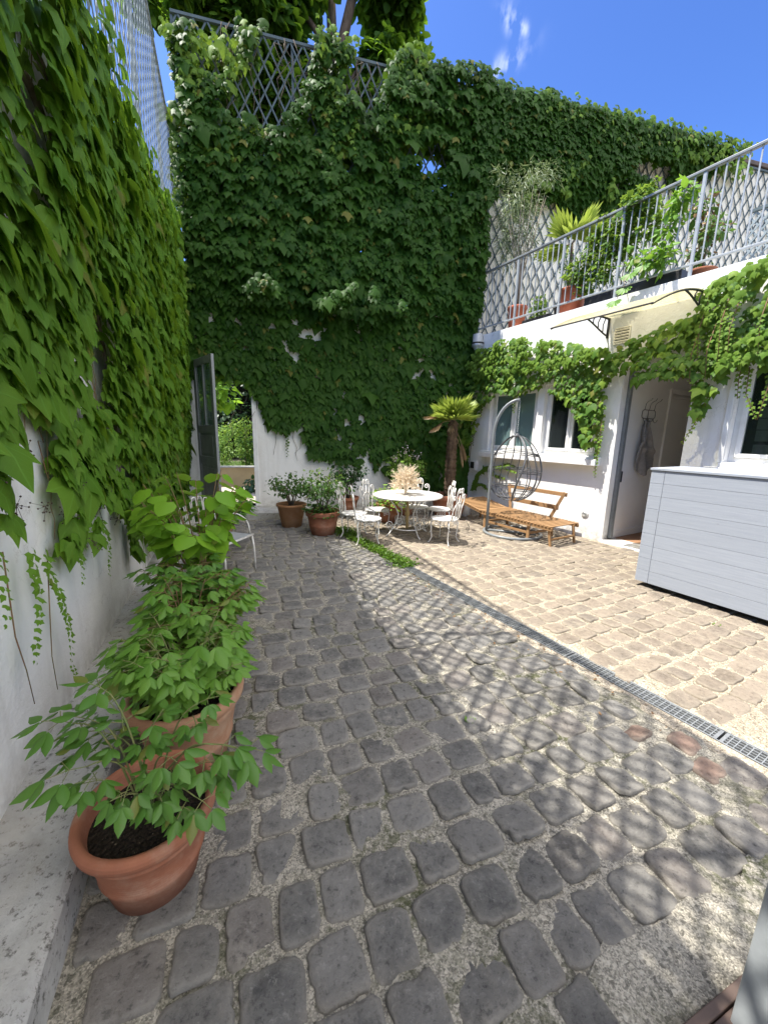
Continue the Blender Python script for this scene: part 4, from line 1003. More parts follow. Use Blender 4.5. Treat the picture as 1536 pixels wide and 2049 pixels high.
strs = [[(.18, .10, 1.6), (.17, .12, 1.3), (.16, .11, 1.0)], [(.16, .12, 1.9), (.14, .13, 1.55), (.17, .12, 1.2)], [(.20, .1, 2.0), (.2, .12, 1.7), (.21, .11, 1.45)],
        [(-1.05, .1, 2.3), (-1.08, .12, 2.05), (-1.06, .12, 1.85), (-1.0, .12, 1.7), (-.93, .10, 1.55)], [(-1.12, .1, 2.3), (-1.13, .12, 2.1), (-1.12, .11, 1.95)], [(-.98, .1, 2.35), (-.99, .12, 2.15), (-.98, .1, 2.0)],
        [(-1.40, .1, 2.5), (-1.41, .12, 2.3), (-1.43, .12, 2.1)], [(-1.48, .1, 2.45), (-1.5, .12, 2.15), (-1.58, .12, 1.98), (-1.63, .11, 1.86)], [(-1.66, .1, 2.45), (-1.68, .12, 2.2), (-1.66, .12, 2.0), (-1.64, .11, 1.86)], [(-1.9, .1, 2.5), (-1.92, .12, 2.2), (-1.9, .11, 2.05)],
        [(2.92, .1, 2.2), (2.93, .12, 1.8), (2.95, .1, 1.4)], [(2.75, .1, 2.3), (2.77, .11, 2.0)], [(1.9, .1, 2.45), (1.92, .1, 2.2), (1.9, .1, 2.05)]]
for i in range(9):
    s_ = random.uniform(-2.2, -.85); z_ = random.uniform(2.9, 3.4); strs.append([(s_, .2, z_), (s_ + .02, .26, z_ - .3), (s_ - .01, .26, z_ - .65)])
leaves('shoot_leaves', IVY_SMALL, *merge(*[strand('R', q, .026, .050) for q in strs]), M['ivy_young'], tw)
vines('vines', 'R', strs + [[(.9, .02, 2.95), (.5, .02, 2.85), (.1, .03, 2.78), (-.3, .05, 2.75), (-.8, .05, 2.8), (-1.3, .05, 2.85)], [(3.1, .03, 1.0), (3.05, .04, 1.8), (2.9, .04, 2.6), (2.3, .05, 2.9), (1.5, .05, 2.9)]], .006, M['stem_red'], tw)
# little sprig rooted under the sill, behind the hanging chair
ts = thing('climbing_ivy', 'small bright creeper sprig on the white wall below the window sill', 'creeper', P('R', 2.5, .03, .6))
strs = [[(2.9, .05, .5), (2.8, .06, .8), (2.5, .07, 1.0), (2.1, .08, 1.02), (1.7, .08, .95)], [(2.6, .06, .98), (2.3, .08, .85), (2.0, .08, .80)], [(2.2, .07, 1.02), (1.95, .09, 1.1), (1.75, .09, 1.05)], [(2.85, .05, .6), (2.6, .07, .62), (2.4, .08, .5)]]
leaves('leaves', IVY_SMALL, *merge(*[strand('R', q, .017, .085) for q in strs]), M['ivy_young'], ts)
vines('vines', 'R', strs, .005, M['stem_red'], ts)
# ------------------------------------------------------------------ trees and shrubs beyond the wall
def blob_leaves(cs, n, size, out=.4, seed=0, shell=.55):
    """leaves through several ellipsoid clumps: cs = (centre, radii)"""
    r = np.random.default_rng(seed); A = []
    vol = np.array([c[1][0] * c[1][1] * c[1][2] for c in cs]); cnt = (n * vol ** .67 / (vol ** .67).sum()).astype(int)
    for (c, rad), k in zip(cs, cnt):
        v = unit(r.normal(0, 1, (k, 3))); q = (shell + (1 - shell) * r.uniform(0, 1, k)) ** 1
        q = np.where(r.uniform(0, 1, k) < .3, r.uniform(.1, 1, k), q)
        x = np.asarray(c)[None] + v * q[:, None] * np.asarray(rad)[None]
        T = v * np.array([1, 1, .6]) + r.normal(0, .5, (k, 3)) - Z * .55
        N = v * .5 + Z * .8 + r.normal(0, .35, (k, 3))
        A.append([x, T, N, size * np.exp(r.normal(0, .25, k))])
    return merge(*A)
def tree_limbs(base, top, r, limbs, m, parent, name='trunk'):
    b = MB(); base, top = np.asarray(base, float), np.asarray(top, float)
    pts = [base + (top - base) * u + np.array([.12 * math.sin(u * 5), .1 * math.sin(u * 4 + 1), 0]) for u in np.linspace(0, 1, 9)]
    b.tube(pts, [r * (1 - .55 * u) for u in np.linspace(0, 1, 9)], 10)
    for (u, e, rr) in limbs:
        a = base + (top - base) * u; e = np.asarray(e, float); mid = (a + e) / 2 + np.array([0, 0, .25])
        b.tube([a, (a + mid) / 2 + Z * .05, mid, (mid + e) / 2 + Z * .06, e], [rr, rr * .85, rr * .7, rr * .5, rr * .25], 7)
    return b.build(name, m, parent, True)
def BQ(t_, p_, z_): return P('B', t_, p_, z_)
tt = thing('tree', 'large broad leaved tree rising behind the trellis of the back wall', 'tree', BQ(2.3, -3.6, 0))
cl = []
r5 = np.random.default_rng(77)
for (t_, p_, z_, q) in [(1.2, -3.6, 10.6, 1.2), (2.6, -3.8, 10.9, 1.2), (3.5, -3.4, 10.9, .8), (.2, -3.9, 10.8, 1.0), (.6, -3.4, 9.4, .9), (1.8, -3.9, 9.2, 1.0), (2.9, -3.7, 9.3, .8), (-.8, -4.2, 11.2, .9), (1.4, -3.6, 12.2, 1.4), (3.0, -3.8, 12.4, 1.2), (.1, -3.8, 12.6, 1.2), (3.7, -3.5, 11.7, .75), (-.6, -4.2, 9.6, .8), (.4, -3.4, 10.0, .9), (-1.3, -3.0, 10.9, .7), (-.7, -2.9, 10.6, .7), (0, -2.9, 10.7, .8), (.7, -3.0, 10.9, .8), (-.4, -3.0, 11.6, .9), (2.9, -3.0, 10.3, .7), (3.4, -3.0, 10.6, .6), (-.5, -3.8, 10.3, .8), (1.0, -3.3, 10.4, .9), (-1.0, -4.0, 11.6, 1.0), (1.0, -4.6, 8.3, .9), (2.2, -4.4, 8.2, .9), (0.0, -4.4, 8.4, .9), (3.0, -4.3, 8.0, .6), (-1.2, -4.6, 10.4, .5), (4.0, -3.4, 10.6, .35)]:
    for k in range(4):
        d_ = r5.normal(0, .45, 3) * q
        cl.append((BQ(t_, p_, z_) + d_, (q * .62, q * .6, q * .42)))
leaves('crown', HEART, *blob_leaves(cl, 38000, .15, seed=3), M['tree'], tt)
tree_limbs(BQ(2.5, -3.6, .0), BQ(2.1, -3.7, 12.0), .26, [(.72, BQ(.6, -3.5, 10.6), .11), (.78, BQ(3.4, -3.6, 11.2), .1), (.66, BQ(.2, -4.0, 9.3), .09), (.86, BQ(1.1, -3.7, 12.2), .08), (.7, BQ(3.0, -4.0, 9.8), .07), (.80, BQ(-.6, -4.1, 11.2), .06)], M['bark'], tt)
b = MB(); b.tube([BQ(2.05, -2.95, 8.4), BQ(2.0, -2.9, 9.6), BQ(2.15, -2.9, 10.6), BQ(2.45, -3.0, 11.8), BQ(2.5, -3.1, 12.6)], [.13, .125, .12, .10, .08], 9)
b.tube([BQ(2.04, -2.93, 9.3), BQ(2.5, -3.1, 10.2), BQ(3.2, -3.3, 10.9)], [.07, .05, .03], 7); b.tube([BQ(2.1, -2.9, 10.0), BQ(1.4, -3.0, 10.9), BQ(.6, -3.2, 11.5)], [.08, .06, .03], 7)
b.build('bough', M['bark_dark'], tt, True)
# what shows through the doorway
th = thing('hedge', 'dark mass of evergreen hedge at the end of the garden beyond the doorway', 'hedge', BQ(-2, -12, .3))
cl = [(BQ(-6 + 1.3 * i + r5.normal(0, .2), -12 + r5.normal(0, .4), zz), (1.0, .9, .9)) for i in range(7) for zz in (1.0, 2.4, 3.8, 5.2)]
leaves('foliage', OVAL, *blob_leaves(cl, 7000, .20, seed=8), M['dark_shrub'], th)
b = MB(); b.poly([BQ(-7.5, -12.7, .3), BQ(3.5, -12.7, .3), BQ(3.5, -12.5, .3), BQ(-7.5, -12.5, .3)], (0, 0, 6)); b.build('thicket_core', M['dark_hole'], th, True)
tg = thing('garden_shrub', 'bright yellow green shrub growing in the garden beyond the doorway', 'shrub', BQ(-1.65, -5.3, .3))
cl = [(BQ(-1.7 + r5.normal(0, .28), -5.3 + r5.normal(0, .3), zz), (.36, .36, .3)) for zz in (.75, .95, 1.15, 1.35, 1.5, 1.0, 1.25) for k in range(2)]
leaves('foliage', OVAL, *blob_leaves(cl, 2600, .07, seed=9), M['hydrangea'], tg)
for k in range(7):
    b = MB(); b.tube([BQ(-1.7 + .04 * k - .2, -5.3, .28), BQ(-1.7 + (k - 3) * .10, -5.3 + r5.normal(0, .15), 1.1)], .010, 5); b.build('stem', M['bark'], tg, True)
tg2 = thing('garden_shrub', 'taller leafy shrub with pointed shoots, right of the bright one beyond the doorway', 'shrub', BQ(-.75, -6.2, .3))
cl = [(BQ(-.75 + r5.normal(0, .22), -6.2 + r5.normal(0, .25), zz), (.3, .3, .3)) for zz in (.7, 1.0, 1.3, 1.6, 1.8) for k in range(2)]
leaves('foliage', OVAL, *blob_leaves(cl, 1700, .075, seed=10), M['ivy_sun'], tg2)
b = MB(); b.tube([BQ(-.75, -6.2, .28), BQ(-.72, -6.2, 1.7)], .018, 6); b.build('stem', M['bark'], tg2, True)
tg3 = thing('garden_tree', 'young tree with big lime green leaves overhanging the garden doorway', 'tree', BQ(-2.1, -2.6, .06))
cl = [(BQ(-1.15 + r5.normal(0, .22), -2.6 + r5.normal(0, .25), zz), (.36, .34, .22)) for zz in (2.35, 2.6, 2.85, 3.1, 2.45) for k in range(2)]
leaves('crown', HEART, *blob_leaves(cl, 560, .13, seed=11), M['judas'], tg3)
b = MB(); b.tube([BQ(-2.1, -2.6, .0), BQ(-2.05, -2.6, 1.2), BQ(-1.6, -2.6, 2.3), BQ(-1.2, -2.6, 2.8)], [.05, .045, .03, .015], 7); b.build('trunk', M['bark'], tg3, True)
t = thing('low_wall', 'low ochre wall across the garden seen through the doorway', 'wall', BQ(-1.2, -4.0, 0))
b = MB(); b.fbox('B', -4.5, 3, -4.55, -4.4, -.1, .52); b.build('wall_face', M['ochre'], t, True); b = MB(); b.fbox('B', -4.5, 3, -4.6, -4.35, .522, .56); b.build('coping', M['ledge'], t, True)
s, z = rng.uniform(-5, 1, 9000), rng.uniform(-9.5, -4.7, 9000)
Pn = B0[None] + s[:, None] * dB + z[:, None] * nB + np.array([0, 0, .30])
tag(leaves('grass', NARROW, Pn, Z[None] + rng.normal(0, .3, (9000, 3)), rng.normal(0, 1, (9000, 3)), rng.uniform(.06, .12, 9000), M['lawn']), kind='stuff')
tg4 = thing('garden_plant', 'low dark leaved plant on the gravel just beyond the garden doorway', 'plant', BQ(-.2, -2.4, .06))
leaves('leaf', OVAL, *blob_leaves([(BQ(-.25, -2.4, .25), (.25, .25, .2))], 120, .12, seed=12), M['dark_shrub'], tg4)
b = MB(); b.tube([BQ(-.25, -2.4, .05), BQ(-.25, -2.4, .3)], .012, 5); b.build('stem', M['bark'], tg4, True)
# ------------------------------------------------------------------ potted plants
def pot(parent, r, h, m, style='rolled', soil=True, base=.62):
    b = MB()
    if style == 'rolled':
        pr = [(r * base * .96, 0), (r * base, .004), (r * (base + .10), h * .30), (r * (base + .135), h * .34), (r * (base + .12), h * .37), (r * .84, h * .70), (r * .87, h * .73), (r * .85, h * .76), (r * .92, h * .82), (r * .985, h * .86), (r, h * .92), (r * .985, h * .975), (r * .94, h), (r * .88, h * .985), (r * .845, h * .93), (r * .80, h * .80)]
    elif style == 'band':
        pr = [(r * base * .97, 0), (r * base, .005), (r * (base + .13), h * .36), (r * (base + .15), h * .38), (r * (base + .15), h * .42), (r * (base + .14), h * .44), (r * .90, h * .80), (r * .99, h * .815), (r * 1.0, h * .84), (r, h * .97), (r * .985, h), (r * .90, h), (r * .88, h * .96), (r * .83, h * .82)]
    else:
        pr = [(r * base * .97, 0), (r * base, .005), (r * .92, h * .88), (r * .99, h * .90), (r * 1.01, h * .93), (r * 1.01, h * .98), (r * .99, h), (r * .91, h), (r * .88, h * .95), (r * .85, h * .85)]
    b.lathe(pr, (0, 0, 0), 48, wob=.006); b.build('pot', m, parent)
    if soil:
        b = MB(); n = 26; R_ = pr[-1][0] + .002; vs_ = [(0, 0, pr[-1][1] + .012)]
        for q in (.35, .7, 1.0):
            for k in range(n):
                a = 2 * PI * k / n; vs_.append((R_ * q * math.cos(a), R_ * q * math.sin(a), pr[-1][1] + random.uniform(0, .014) * (q < 1)))
        fs = [(0, 1 + k, 1 + (k + 1) % n) for k in range(n)] + [(1 + i * n + k, 1 + (i + 1) * n + k, 1 + (i + 1) * n + (k + 1) % n, 1 + i * n + (k + 1) % n) for i in range(2) for k in range(n)]
        b.add(vs_, fs, True); b.build('soil', M['soil'], parent)
    return pr[-1][1]
class Plant:
    def __init__(s): s.A = []; s.b = MB()
    def leaf(s, p, T, N, S): s.A.append((np.asarray(p, float), np.asarray(T, float), np.asarray(N, float), S))
    def compound(s, pos, d, size, n=None):
        """a drooping leaf of three leaflet groups at the end of a petiole"""
        pos = np.asarray(pos, float); d = unit(np.asarray(d, float)); side = np.cross(d, Z); side = side / (np.linalg.norm(side) + 1e-9)
        end = pos + d * size * .7 - Z * size * .08
        s.b.tube([pos, (pos + end) / 2 + Z * size * .05, end], .0016, 4, False)
        groups = [(end, d - Z * .35)]
        mid = pos + (end - pos) * .45 + Z * size * .04
        for sg in (-1, 1):
            q = mid + side * sg * size * .33 + d * size * .12; s.b.tube([mid, q], .0013, 4, False); groups.append((q, d * .7 + side * sg * .8 - Z * .35))
        for q, g_ in groups:
            g_ = unit(g_); sd = unit(np.cross(g_, Z))
            for a, L_ in ((0, 1.0), (.75, .82), (-.75, .82)):
                T = g_ * math.cos(a) + sd * math.sin(a) - Z * random.uniform(.0, .45)
                s.leaf(q + T * .004, T, Z + g_ * .25 + np.array([random.gauss(0, .25), random.gauss(0, .25), 0]), size * .62 * L_ * random.uniform(.85, 1.15))
    def stem(s, a, c, r=.004, arch=.1, n=8):
        a, c = np.asarray(a, float), np.asarray(c, float)
        pts = [a + (c - a) * u + Z * arch * math.sin(PI * u) for u in np.linspace(0, 1, n)]
        s.b.tube(pts, [r * (1 - .55 * u) for u in np.linspace(0, 1, n)], 5); return pts
    def done(s, tpl, lm, sm, parent, leafname='foliage', world=False):
        if s.A: leaves(leafname, tpl, *[np.array(q) for q in zip(*s.A)], lm, parent, world)
        if s.b.v: s.b.build('stem', sm, parent, world)
def bushy(pl, z0, n, h, spread, size, per=4, lean=(0, 0), r=.0045):
    for k in range(n):
        a = 2 * PI * (k + random.uniform(-.3, .3)) / n; q = random.uniform(.35, 1) * spread; hh = h * random.uniform(.65, 1.05) * (1 - .25 * q / spread)
        base = np.array([.06 * math.cos(a) * random.random(), .06 * math.sin(a) * random.random(), z0])
        tip = np.array([q * math.cos(a) + lean[0], q * math.sin(a) + lean[1], z0 + hh])
        pts = pl.stem(base, tip, r, .05)
        for j in range(per):
            u = .35 + .65 * (j + random.random() * .6) / per; p_ = base + (tip - base) * min(u, 1) + Z * .05 * math.sin(PI * min(u, 1))
            aa = a + random.uniform(-1.6, 1.6); pl.compound(p_, (math.cos(aa), math.sin(aa), random.uniform(.0, .5)), size * random.uniform(.8, 1.15))
def potthing(name, label, cat, loc, group=None): return thing(name, label, cat, loc, 0, group)
G1 = 'potted plants along the kerb of the left wall'
# nearest pot, sparse peony with long arching stems
t = potthing('potted_peony', 'nearest terracotta pot, wide rolled rim, sparse long stemmed peony over dark soil', 'potted plant', P('L', 1.36, .535, 0), G1)
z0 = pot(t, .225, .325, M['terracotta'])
pl = Plant(); o = np.array(t.location)
ENDS = [((-0.848, 1.08, 0.78), .10, .17), ((-0.97, 1.08, 0.67), .12, .20), ((-0.91, 1.03, 0.56), .10, .21), ((-0.909, 1.10, 0.655), .10, .17), ((-0.781, 1.15, 0.60), .08, .17),
        ((-0.675, 1.05, 0.585), .08, .16), ((-0.698, 1.02, 0.50), .06, .16), ((-0.637, 1.20, 0.66), .10, .16), ((-0.545, 1.10, 0.585), .10, .18), ((-0.48, 1.12, 0.555), .12, .20),
        ((-0.565, 1.0, 0.49), .08, .16), ((-0.759, 0.99, 0.53), .06, .15), ((-0.91, 1.14, 0.58), .08, .18)]
for (e, mid_s, sz) in ENDS:
    e = np.array(e) - o; base = np.array([random.uniform(-.03, .03), random.uniform(-.02, .05), z0])
    pl.stem(base, e, .0042, mid_s)
    d = e - base; d[2] *= .25; d = unit(d)
    sz *= .68; pl.compound(e, d - Z * .15, sz)
    pl.compound(e - (e - base) * .12, np.array([-d[1], d[0], .1]) * random.choice((-1, 1)) + d * .5, sz * .8)
    pl.compound(e - (e - base) * .28, d + np.array([random.gauss(0, .6), random.gauss(0, .6), .1]), sz * .75)
pl.done(LANCE, M['peony_deep'], M['stem_green'], t)
b = MB()
for k in range(26): a = random.uniform(0, 6.28); q = random.uniform(0, .17); b.lathe([(0, 0), (.008, .003), (.006, .009), (0, .011)], (q * math.cos(a), q * math.sin(a), z0 + .006), 6)
# second pot, dense peony
t = potthing('potted_peony', 'second pot from the front, pale terracotta, packed with bright green peony leaves', 'potted plant', P('L', 1.88, .62, 0), G1)
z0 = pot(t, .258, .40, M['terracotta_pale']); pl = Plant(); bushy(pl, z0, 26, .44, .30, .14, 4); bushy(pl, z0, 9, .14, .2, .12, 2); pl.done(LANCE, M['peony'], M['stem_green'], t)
t = potthing('potted_peony', 'third pot from the front, peony leaning out over the cobbles', 'potted plant', P('L', 2.36, .60, 0), G1)
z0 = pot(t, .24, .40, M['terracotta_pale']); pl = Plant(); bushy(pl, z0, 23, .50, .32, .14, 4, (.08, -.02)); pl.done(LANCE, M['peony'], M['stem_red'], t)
t = potthing('potted_peony', 'fourth pot from the front, blue green peony below the heart shaped leaves', 'potted plant', P('L', 2.86, .60, 0), G1)
z0 = pot(t, .235, .38, M['terracotta_pale']); pl = Plant(); bushy(pl, z0, 19, .52, .30, .14, 4, (-.02, -.03)); pl.done(LANCE, M['peony_deep'], M['stem_red'], t)
def heartplant(pl, z0, n, h, spread, size, lean=(0, 0)):
    for k in range(n):
        a = 2 * PI * (k + random.uniform(-.3, .3)) / n; q = spread * random.uniform(.5, 1.0); hh = h * random.uniform(.6, 1.05)
        base = np.array([.03 * math.cos(a), .03 * math.sin(a), z0]); tip = np.array([q * math.cos(a) + lean[0], q * math.sin(a) + lean[1], z0 + hh])
        pl.stem(base, tip, .006, .12)
        for j in range(7):
            u = .3 + .7 * (j + random.random() * .5) / 7; p_ = base + (tip - base) * min(1, u) + Z * .12 * math.sin(PI * min(1, u)); aa = a + random.uniform(-1.5, 1.5)
            d = np.array([math.cos(aa), math.sin(aa), 0]); e = p_ + d * .05 + Z * .02; pl.b.tube([p_, e], .0015, 4, False)
            pl.leaf(e, d * .75 - Z * random.uniform(.1, .8), Z + d * .45 + np.array([random.gauss(0, .2), random.gauss(0, .2), 0]), size * random.uniform(.6, 1.2))
t = potthing('potted_redbud', 'fifth pot from the front, shrub with big lime green heart shaped leaves', 'potted plant', P('L', 3.36, .62, 0), G1)
z0 = pot(t, .235, .38, M['terracotta_pale']); pl = Plant(); heartplant(pl, z0, 23, .98, .46, .13, (-.02, -.12)); pl.done(HEART, M['judas'], M['stem_red'], t)
t = potthing('potted_shrub', 'pot by the garden doorway with dark glossy leaves, beyond the white chair', 'potted plant', P('L', 5.62, .66, 0), G1)
z0 = pot(t, .25, .34, M['terracotta_pale']); pl = Plant(); bushy(pl, z0, 26, .52, .40, .17, 5, (.08, 0)); pl.done(LANCE, M['peony_deep'], M['stem_green'], t)
# white iron seat against the left wall
t = thing('garden_chair', 'white iron chair with looped spindle back and grey mesh seat against the left wall', 'chair', P('L', 4.60, .66, 0), math.atan2(dL[1], dL[0]) - math.radians(38), 'white iron garden chairs')
# local x runs along the wall away from the camera, y towards the wall
b = MB(); b.lbox(-.24, .26, -.33, .12, .425, .437); b.build('seat', M['mesh_seat'], t, bevel=.01)
b = MB(); b.tube([(-.25, -.34, .43), (.27, -.34, .43), (.27, .13, .43), (-.25, .13, .43)], .011, 6, closed=True); b.build('seat_frame', M['white_iron'], t)
for x, y in ((-.24, -.33), (.26, -.33), (-.24, .12), (.26, .12)):
    b = MB(); b.tube([(x, y, .43), (x * 1.02, y + (.012 if y > 0 else -.02), .25), (x * 1.05, y * 1.06, .0)], .011, 6); b.build('leg', M['white_iron'], t)
b = MB()
for k in range(6):
    x = -.22 + .088 * k; top = .88 - .012 * abs(k - 2.5) ** 2
    arc_ = [(x - .034, .135, .43)] + [(x - .034 * math.cos(a), .13 + .05, top - .05 + .05 * math.sin(a)) for a in np.linspace(0, PI, 9)] + [(x + .034, .135, .43)]
    b.tube(arc_, .0065, 5)
b.build('backrest', M['white_iron'], t)
for x in (-.25, .27):
    b = MB(); b.tube([(x, -.30, .43)] + [(x, -.09 - .20 * math.cos(a), .50 + .16 * math.sin(a)) for a in np.linspace(0.0, PI, 14)] + [(x, .12, .43)], .008, 6); b.build('armrest', M['white_iron'], t)
# ------------------------------------------------------------------ pots under the back wall
G2 = 'potted plants in front of the back wall'
def rose(pl, z0, h, spread, n, size, dens, seed):
    r = np.random.default_rng(seed)
    for k in range(n):
        a = 2 * PI * k / n + r.uniform(-.4, .4); tip = np.array([spread * .8 * math.cos(a), spread * .8 * math.sin(a), z0 + h * r.uniform(.6, 1)])
        base = np.array([.02 * math.cos(a), .02 * math.sin(a), z0]); mid = np.array([spread * .22 * math.cos(a + 1), spread * .22 * math.sin(a + 1), z0 + h * .33])
        pl.b.tube([base, mid, (mid + tip) / 2 + Z * .04, tip], [.012, .010, .007, .003], 6)
        for j in range(dens):
            u = r.uniform(.25, 1); p_ = mid + (tip - mid) * u + r.normal(0, .08, 3) * np.array([1, 1, .6]); d = unit(r.normal(0, 1, 3) + np.array([math.cos(a), math.sin(a), 0]))
            pl.leaf(p_, d - Z * .3, Z + r.normal(0, .5, 3), size * r.uniform(.7, 1.3))
t = potthing('potted_rose', 'ochre flower pot by the doorstep with a bare stemmed rose bush', 'potted plant', (-1.60, 6.58, 0), G2)
z0 = pot(t, .255, .40, M['terracotta_ochre'], 'plain', base=.66); pl = Plant(); rose(pl, z0, .55, .40, 7, .062, 75, 31); pl.done(OVAL, M['shrub'], M['bark'], t)
t = potthing('potted_rose', 'reddish banded pot between the ochre pot and the white chairs, rose over low leaves', 'potted plant', (-.98, 6.10, 0), G2)
z0 = pot(t, .275, .385, M['terracotta'], 'band', base=.66); pl = Plant(); rose(pl, z0, .66, .42, 8, .062, 80, 32)
r7 = np.random.default_rng(4)
for k in range(260):
    a = r7.uniform(0, 6.28); q = r7.uniform(.05, .30); d = np.array([math.cos(a), math.sin(a), r7.uniform(-.2, .5)])
    pl.leaf(np.array([q * math.cos(a), q * math.sin(a), z0 + r7.uniform(.0, .17)]), d, Z + d * .3 + r7.normal(0, .3, 3), .075 * r7.uniform(.7, 1.3))
pl.done(OVAL, M['shrub'], M['bark'], t)
sp = Plant()
for k in range(46):
    a = r7.uniform(0, 6.28); sp.leaf((.32 * math.cos(a) * r7.uniform(.2, 1), .32 * math.sin(a) * r7.uniform(.2, 1), z0 + r7.uniform(.4, .75)), r7.normal(0, 1, 3), Z + r7.normal(0, .4, 3), .055)
sp.done(OVAL, M['hydrangea'], M['bark'], t, 'young_foliage')
t = potthing('potted_shrub', 'small dark shrub in a low pot behind the left hand white chairs', 'potted plant', BQ(1.75, .78, .115), G2)
z0 = pot(t, .22, .30, M['terracotta'], 'band'); pl = Plant(); rose(pl, z0, .75, .34, 8, .07, 60, 33); pl.done(OVAL, M['dark_shrub'], M['bark'], t)
t = potthing('potted_hydrangea', 'red pot of lime green hydrangea leaves behind the white table', 'potted plant', BQ(2.45, 1.25, 0), G2)
z0 = pot(t, .25, .36, M['terracotta'], 'band'); pl = Plant()
for k in range(330):
    a = r7.uniform(0, 6.28); q = .34 * math.sqrt(r7.uniform(0, 1)); d = np.array([math.cos(a), math.sin(a), r7.uniform(-.3, .4)]); zz = z0 + r7.uniform(-.06, .42) * (1 - .4 * q / .34)
    pl.leaf((q * math.cos(a), q * math.sin(a), zz), d, Z + d * .5 + r7.normal(0, .3, 3), .085 * r7.uniform(.7, 1.25))
for k in range(10): a = 2 * PI * k / 10; pl.b.tube([(0, 0, z0), (.12 * math.cos(a), .12 * math.sin(a), z0 + .2), (.25 * math.cos(a), .25 * math.sin(a), z0 + .33)], .005, 5)
pl.done(OVAL, M['hydrangea'], M['stem_green'], t)
t = potthing('potted_hydrangea', 'taller pot plant with pale leaves and cream flower heads, left of the palm', 'potted plant', BQ(2.95, .62, 0), G2)
z0 = pot(t, .26, .40, M['terracotta'], 'band'); pl = Plant(); rose(pl, z0, .95, .40, 10, .075, 60, 35); pl.done(OVAL, M['hydrangea'], M['stem_green'], t)
fl = Plant()
for (x, y, z_) in [(-.05, -.2, 1.32), (.18, -.15, 1.2), (-.22, -.1, 1.15)]:
    for k in range(26): fl.leaf(np.array([x, y, z_]) + r7.normal(0, .05, 3), r7.normal(0, 1, 3), Z + r7.normal(0, .6, 3), .035)
fl.done(OVAL, M['petal'], M['stem_green'], t, 'blossoms')
# palm
t = potthing('potted_palm', 'fan palm with a fibrous trunk and dead drooping fronds in a broad red pot', 'potted plant', BQ(3.76, .97, 0), G2)
z0 = pot(t, .36, .46, M['terracotta'], 'band', base=.72)
b = MB(); n = 34; prof = []
for i in range(n): prof.append((.098 + .022 * (i % 2) - .012 * i / n + random.uniform(-.006, .006), z0 + 1.48 * i / n))
prof.append((.02, z0 + 1.56)); b.lathe(prof, (0, 0, 0), 26, wob=.03)
for k in range(420):
    a = random.uniform(0, 6.28); zz = z0 + random.uniform(.05, 1.45); r_ = .10; d = np.array([math.cos(a), math.sin(a), 0])
    p_ = d * r_ + Z * zz; sd = np.array([-d[1], d[0], 0]) * .016
    b.add([p_ - sd, p_ + sd, p_ + d * random.uniform(.015, .035) + Z * random.uniform(.02, .06)], [(0, 1, 2)])
b.build('trunk', M['fibre'], t)
def fanleaf(pl, base, d, petiole, L_, nseg=22, spread=1.35, droop=.1, w=1.0):
    d = unit(np.asarray(d, float)); hub = np.asarray(base) + d * petiole; pl.b.tube([base, (np.asarray(base) + hub) / 2 + Z * .02, hub], [.008, .006, .005], 5)
    s_ = np.cross(d, Z); s_ = s_ / (np.linalg.norm(s_) + 1e-6); nn = np.cross(s_, d)
    for k in range(nseg):
        a = spread * (2 * k / (nseg - 1) - 1); T = d * math.cos(a) + s_ * math.sin(a) + nn * .10 * (k % 2) - Z * droop
        pl.leaf(hub, T, nn + s_ * (.8 if k % 2 else -.8), L_ * (1 - .18 * abs(a) / spread) * random.uniform(.92, 1.05) * w)
pl = Plant(); hub = np.array([0, 0, z0 + 1.50])
for k in range(13):
    a = 2 * PI * k / 13 + .3; el = random.uniform(.75, 1.9); fanleaf(pl, hub, (math.cos(a), math.sin(a), el), random.uniform(.08, .16), .46, 26, 1.25, .05)
for k in range(5):
    a = 2 * PI * k / 5; fanleaf(pl, hub, (math.cos(a), math.sin(a), .35), .14, .40, 20, 1.2, .12)
pl.done(NARROW, M['palm'], M['stem_green'], t, 'fronds')
pl = Plant(); 
px_, py_ = dB[:2]
fanleaf(pl, hub - Z * .05, (px_ * .95, py_ * .95, -1.7), .40, .40, 20, .55, .5); fanleaf(pl, hub - Z * .1, (px_ * .8 + .1, py_ * .8 - .3, -2.2), .45, .38, 18, .5, .6)
fanleaf(pl, hub, (-px_, -py_, .25), .30, .34, 14, .6, .3); fanleaf(pl, hub, (-px_ * .9, -py_ - .2, -.1), .25, .35, 14, .6, .6); fanleaf(pl, hub, (-.3, -.8, -.5), .12, .22, 10, .6, .6)
pl.done(NARROW, M['palm_dry'], M['palm_dry'], t, 'dry_fronds')
# ------------------------------------------------------------------ roof terrace plants
G3 = 'plants on the roof terrace'
def RQ(s, p, z): return P('R', s, p, z)
t = potthing('potted_olive', 'silvery olive tree in an orange red pot at the far end of the terrace', 'potted tree', RQ(2.44, -.36, 3.62), G3)
z0 = pot(t, .19, .50, M['plastic_red'], 'plain', base=.72)
cl = [((r7.normal(0, .32), r7.normal(0, .28), zz + r7.normal(0, .1)), (.26, .26, .24)) for zz in (1.65, 1.9, 2.15, 2.4, 2.65, 2.0, 2.3) for k in range(3)]
leaves('foliage', NARROW, *blob_leaves([(np.array(c), r) for c, r in cl], 3400, .085, seed=41, shell=.3), M['olive'], t, False)
b = MB()
for k in range(16):
    a = 2 * PI * k / 16; b.tube([(.02 * math.cos(a), .02 * math.sin(a), z0), (.05 * math.cos(a), .05 * math.sin(a), z0 + .7), (.18 * math.cos(a), .18 * math.sin(a), z0 + 1.15), (.42 * math.cos(a) * random.uniform(.5, 1), .36 * math.sin(a), z0 + random.uniform(1.6, 2.1))], [.013, .010, .006, .003], 5)
b.build('trunk', M['vine_bark'], t)
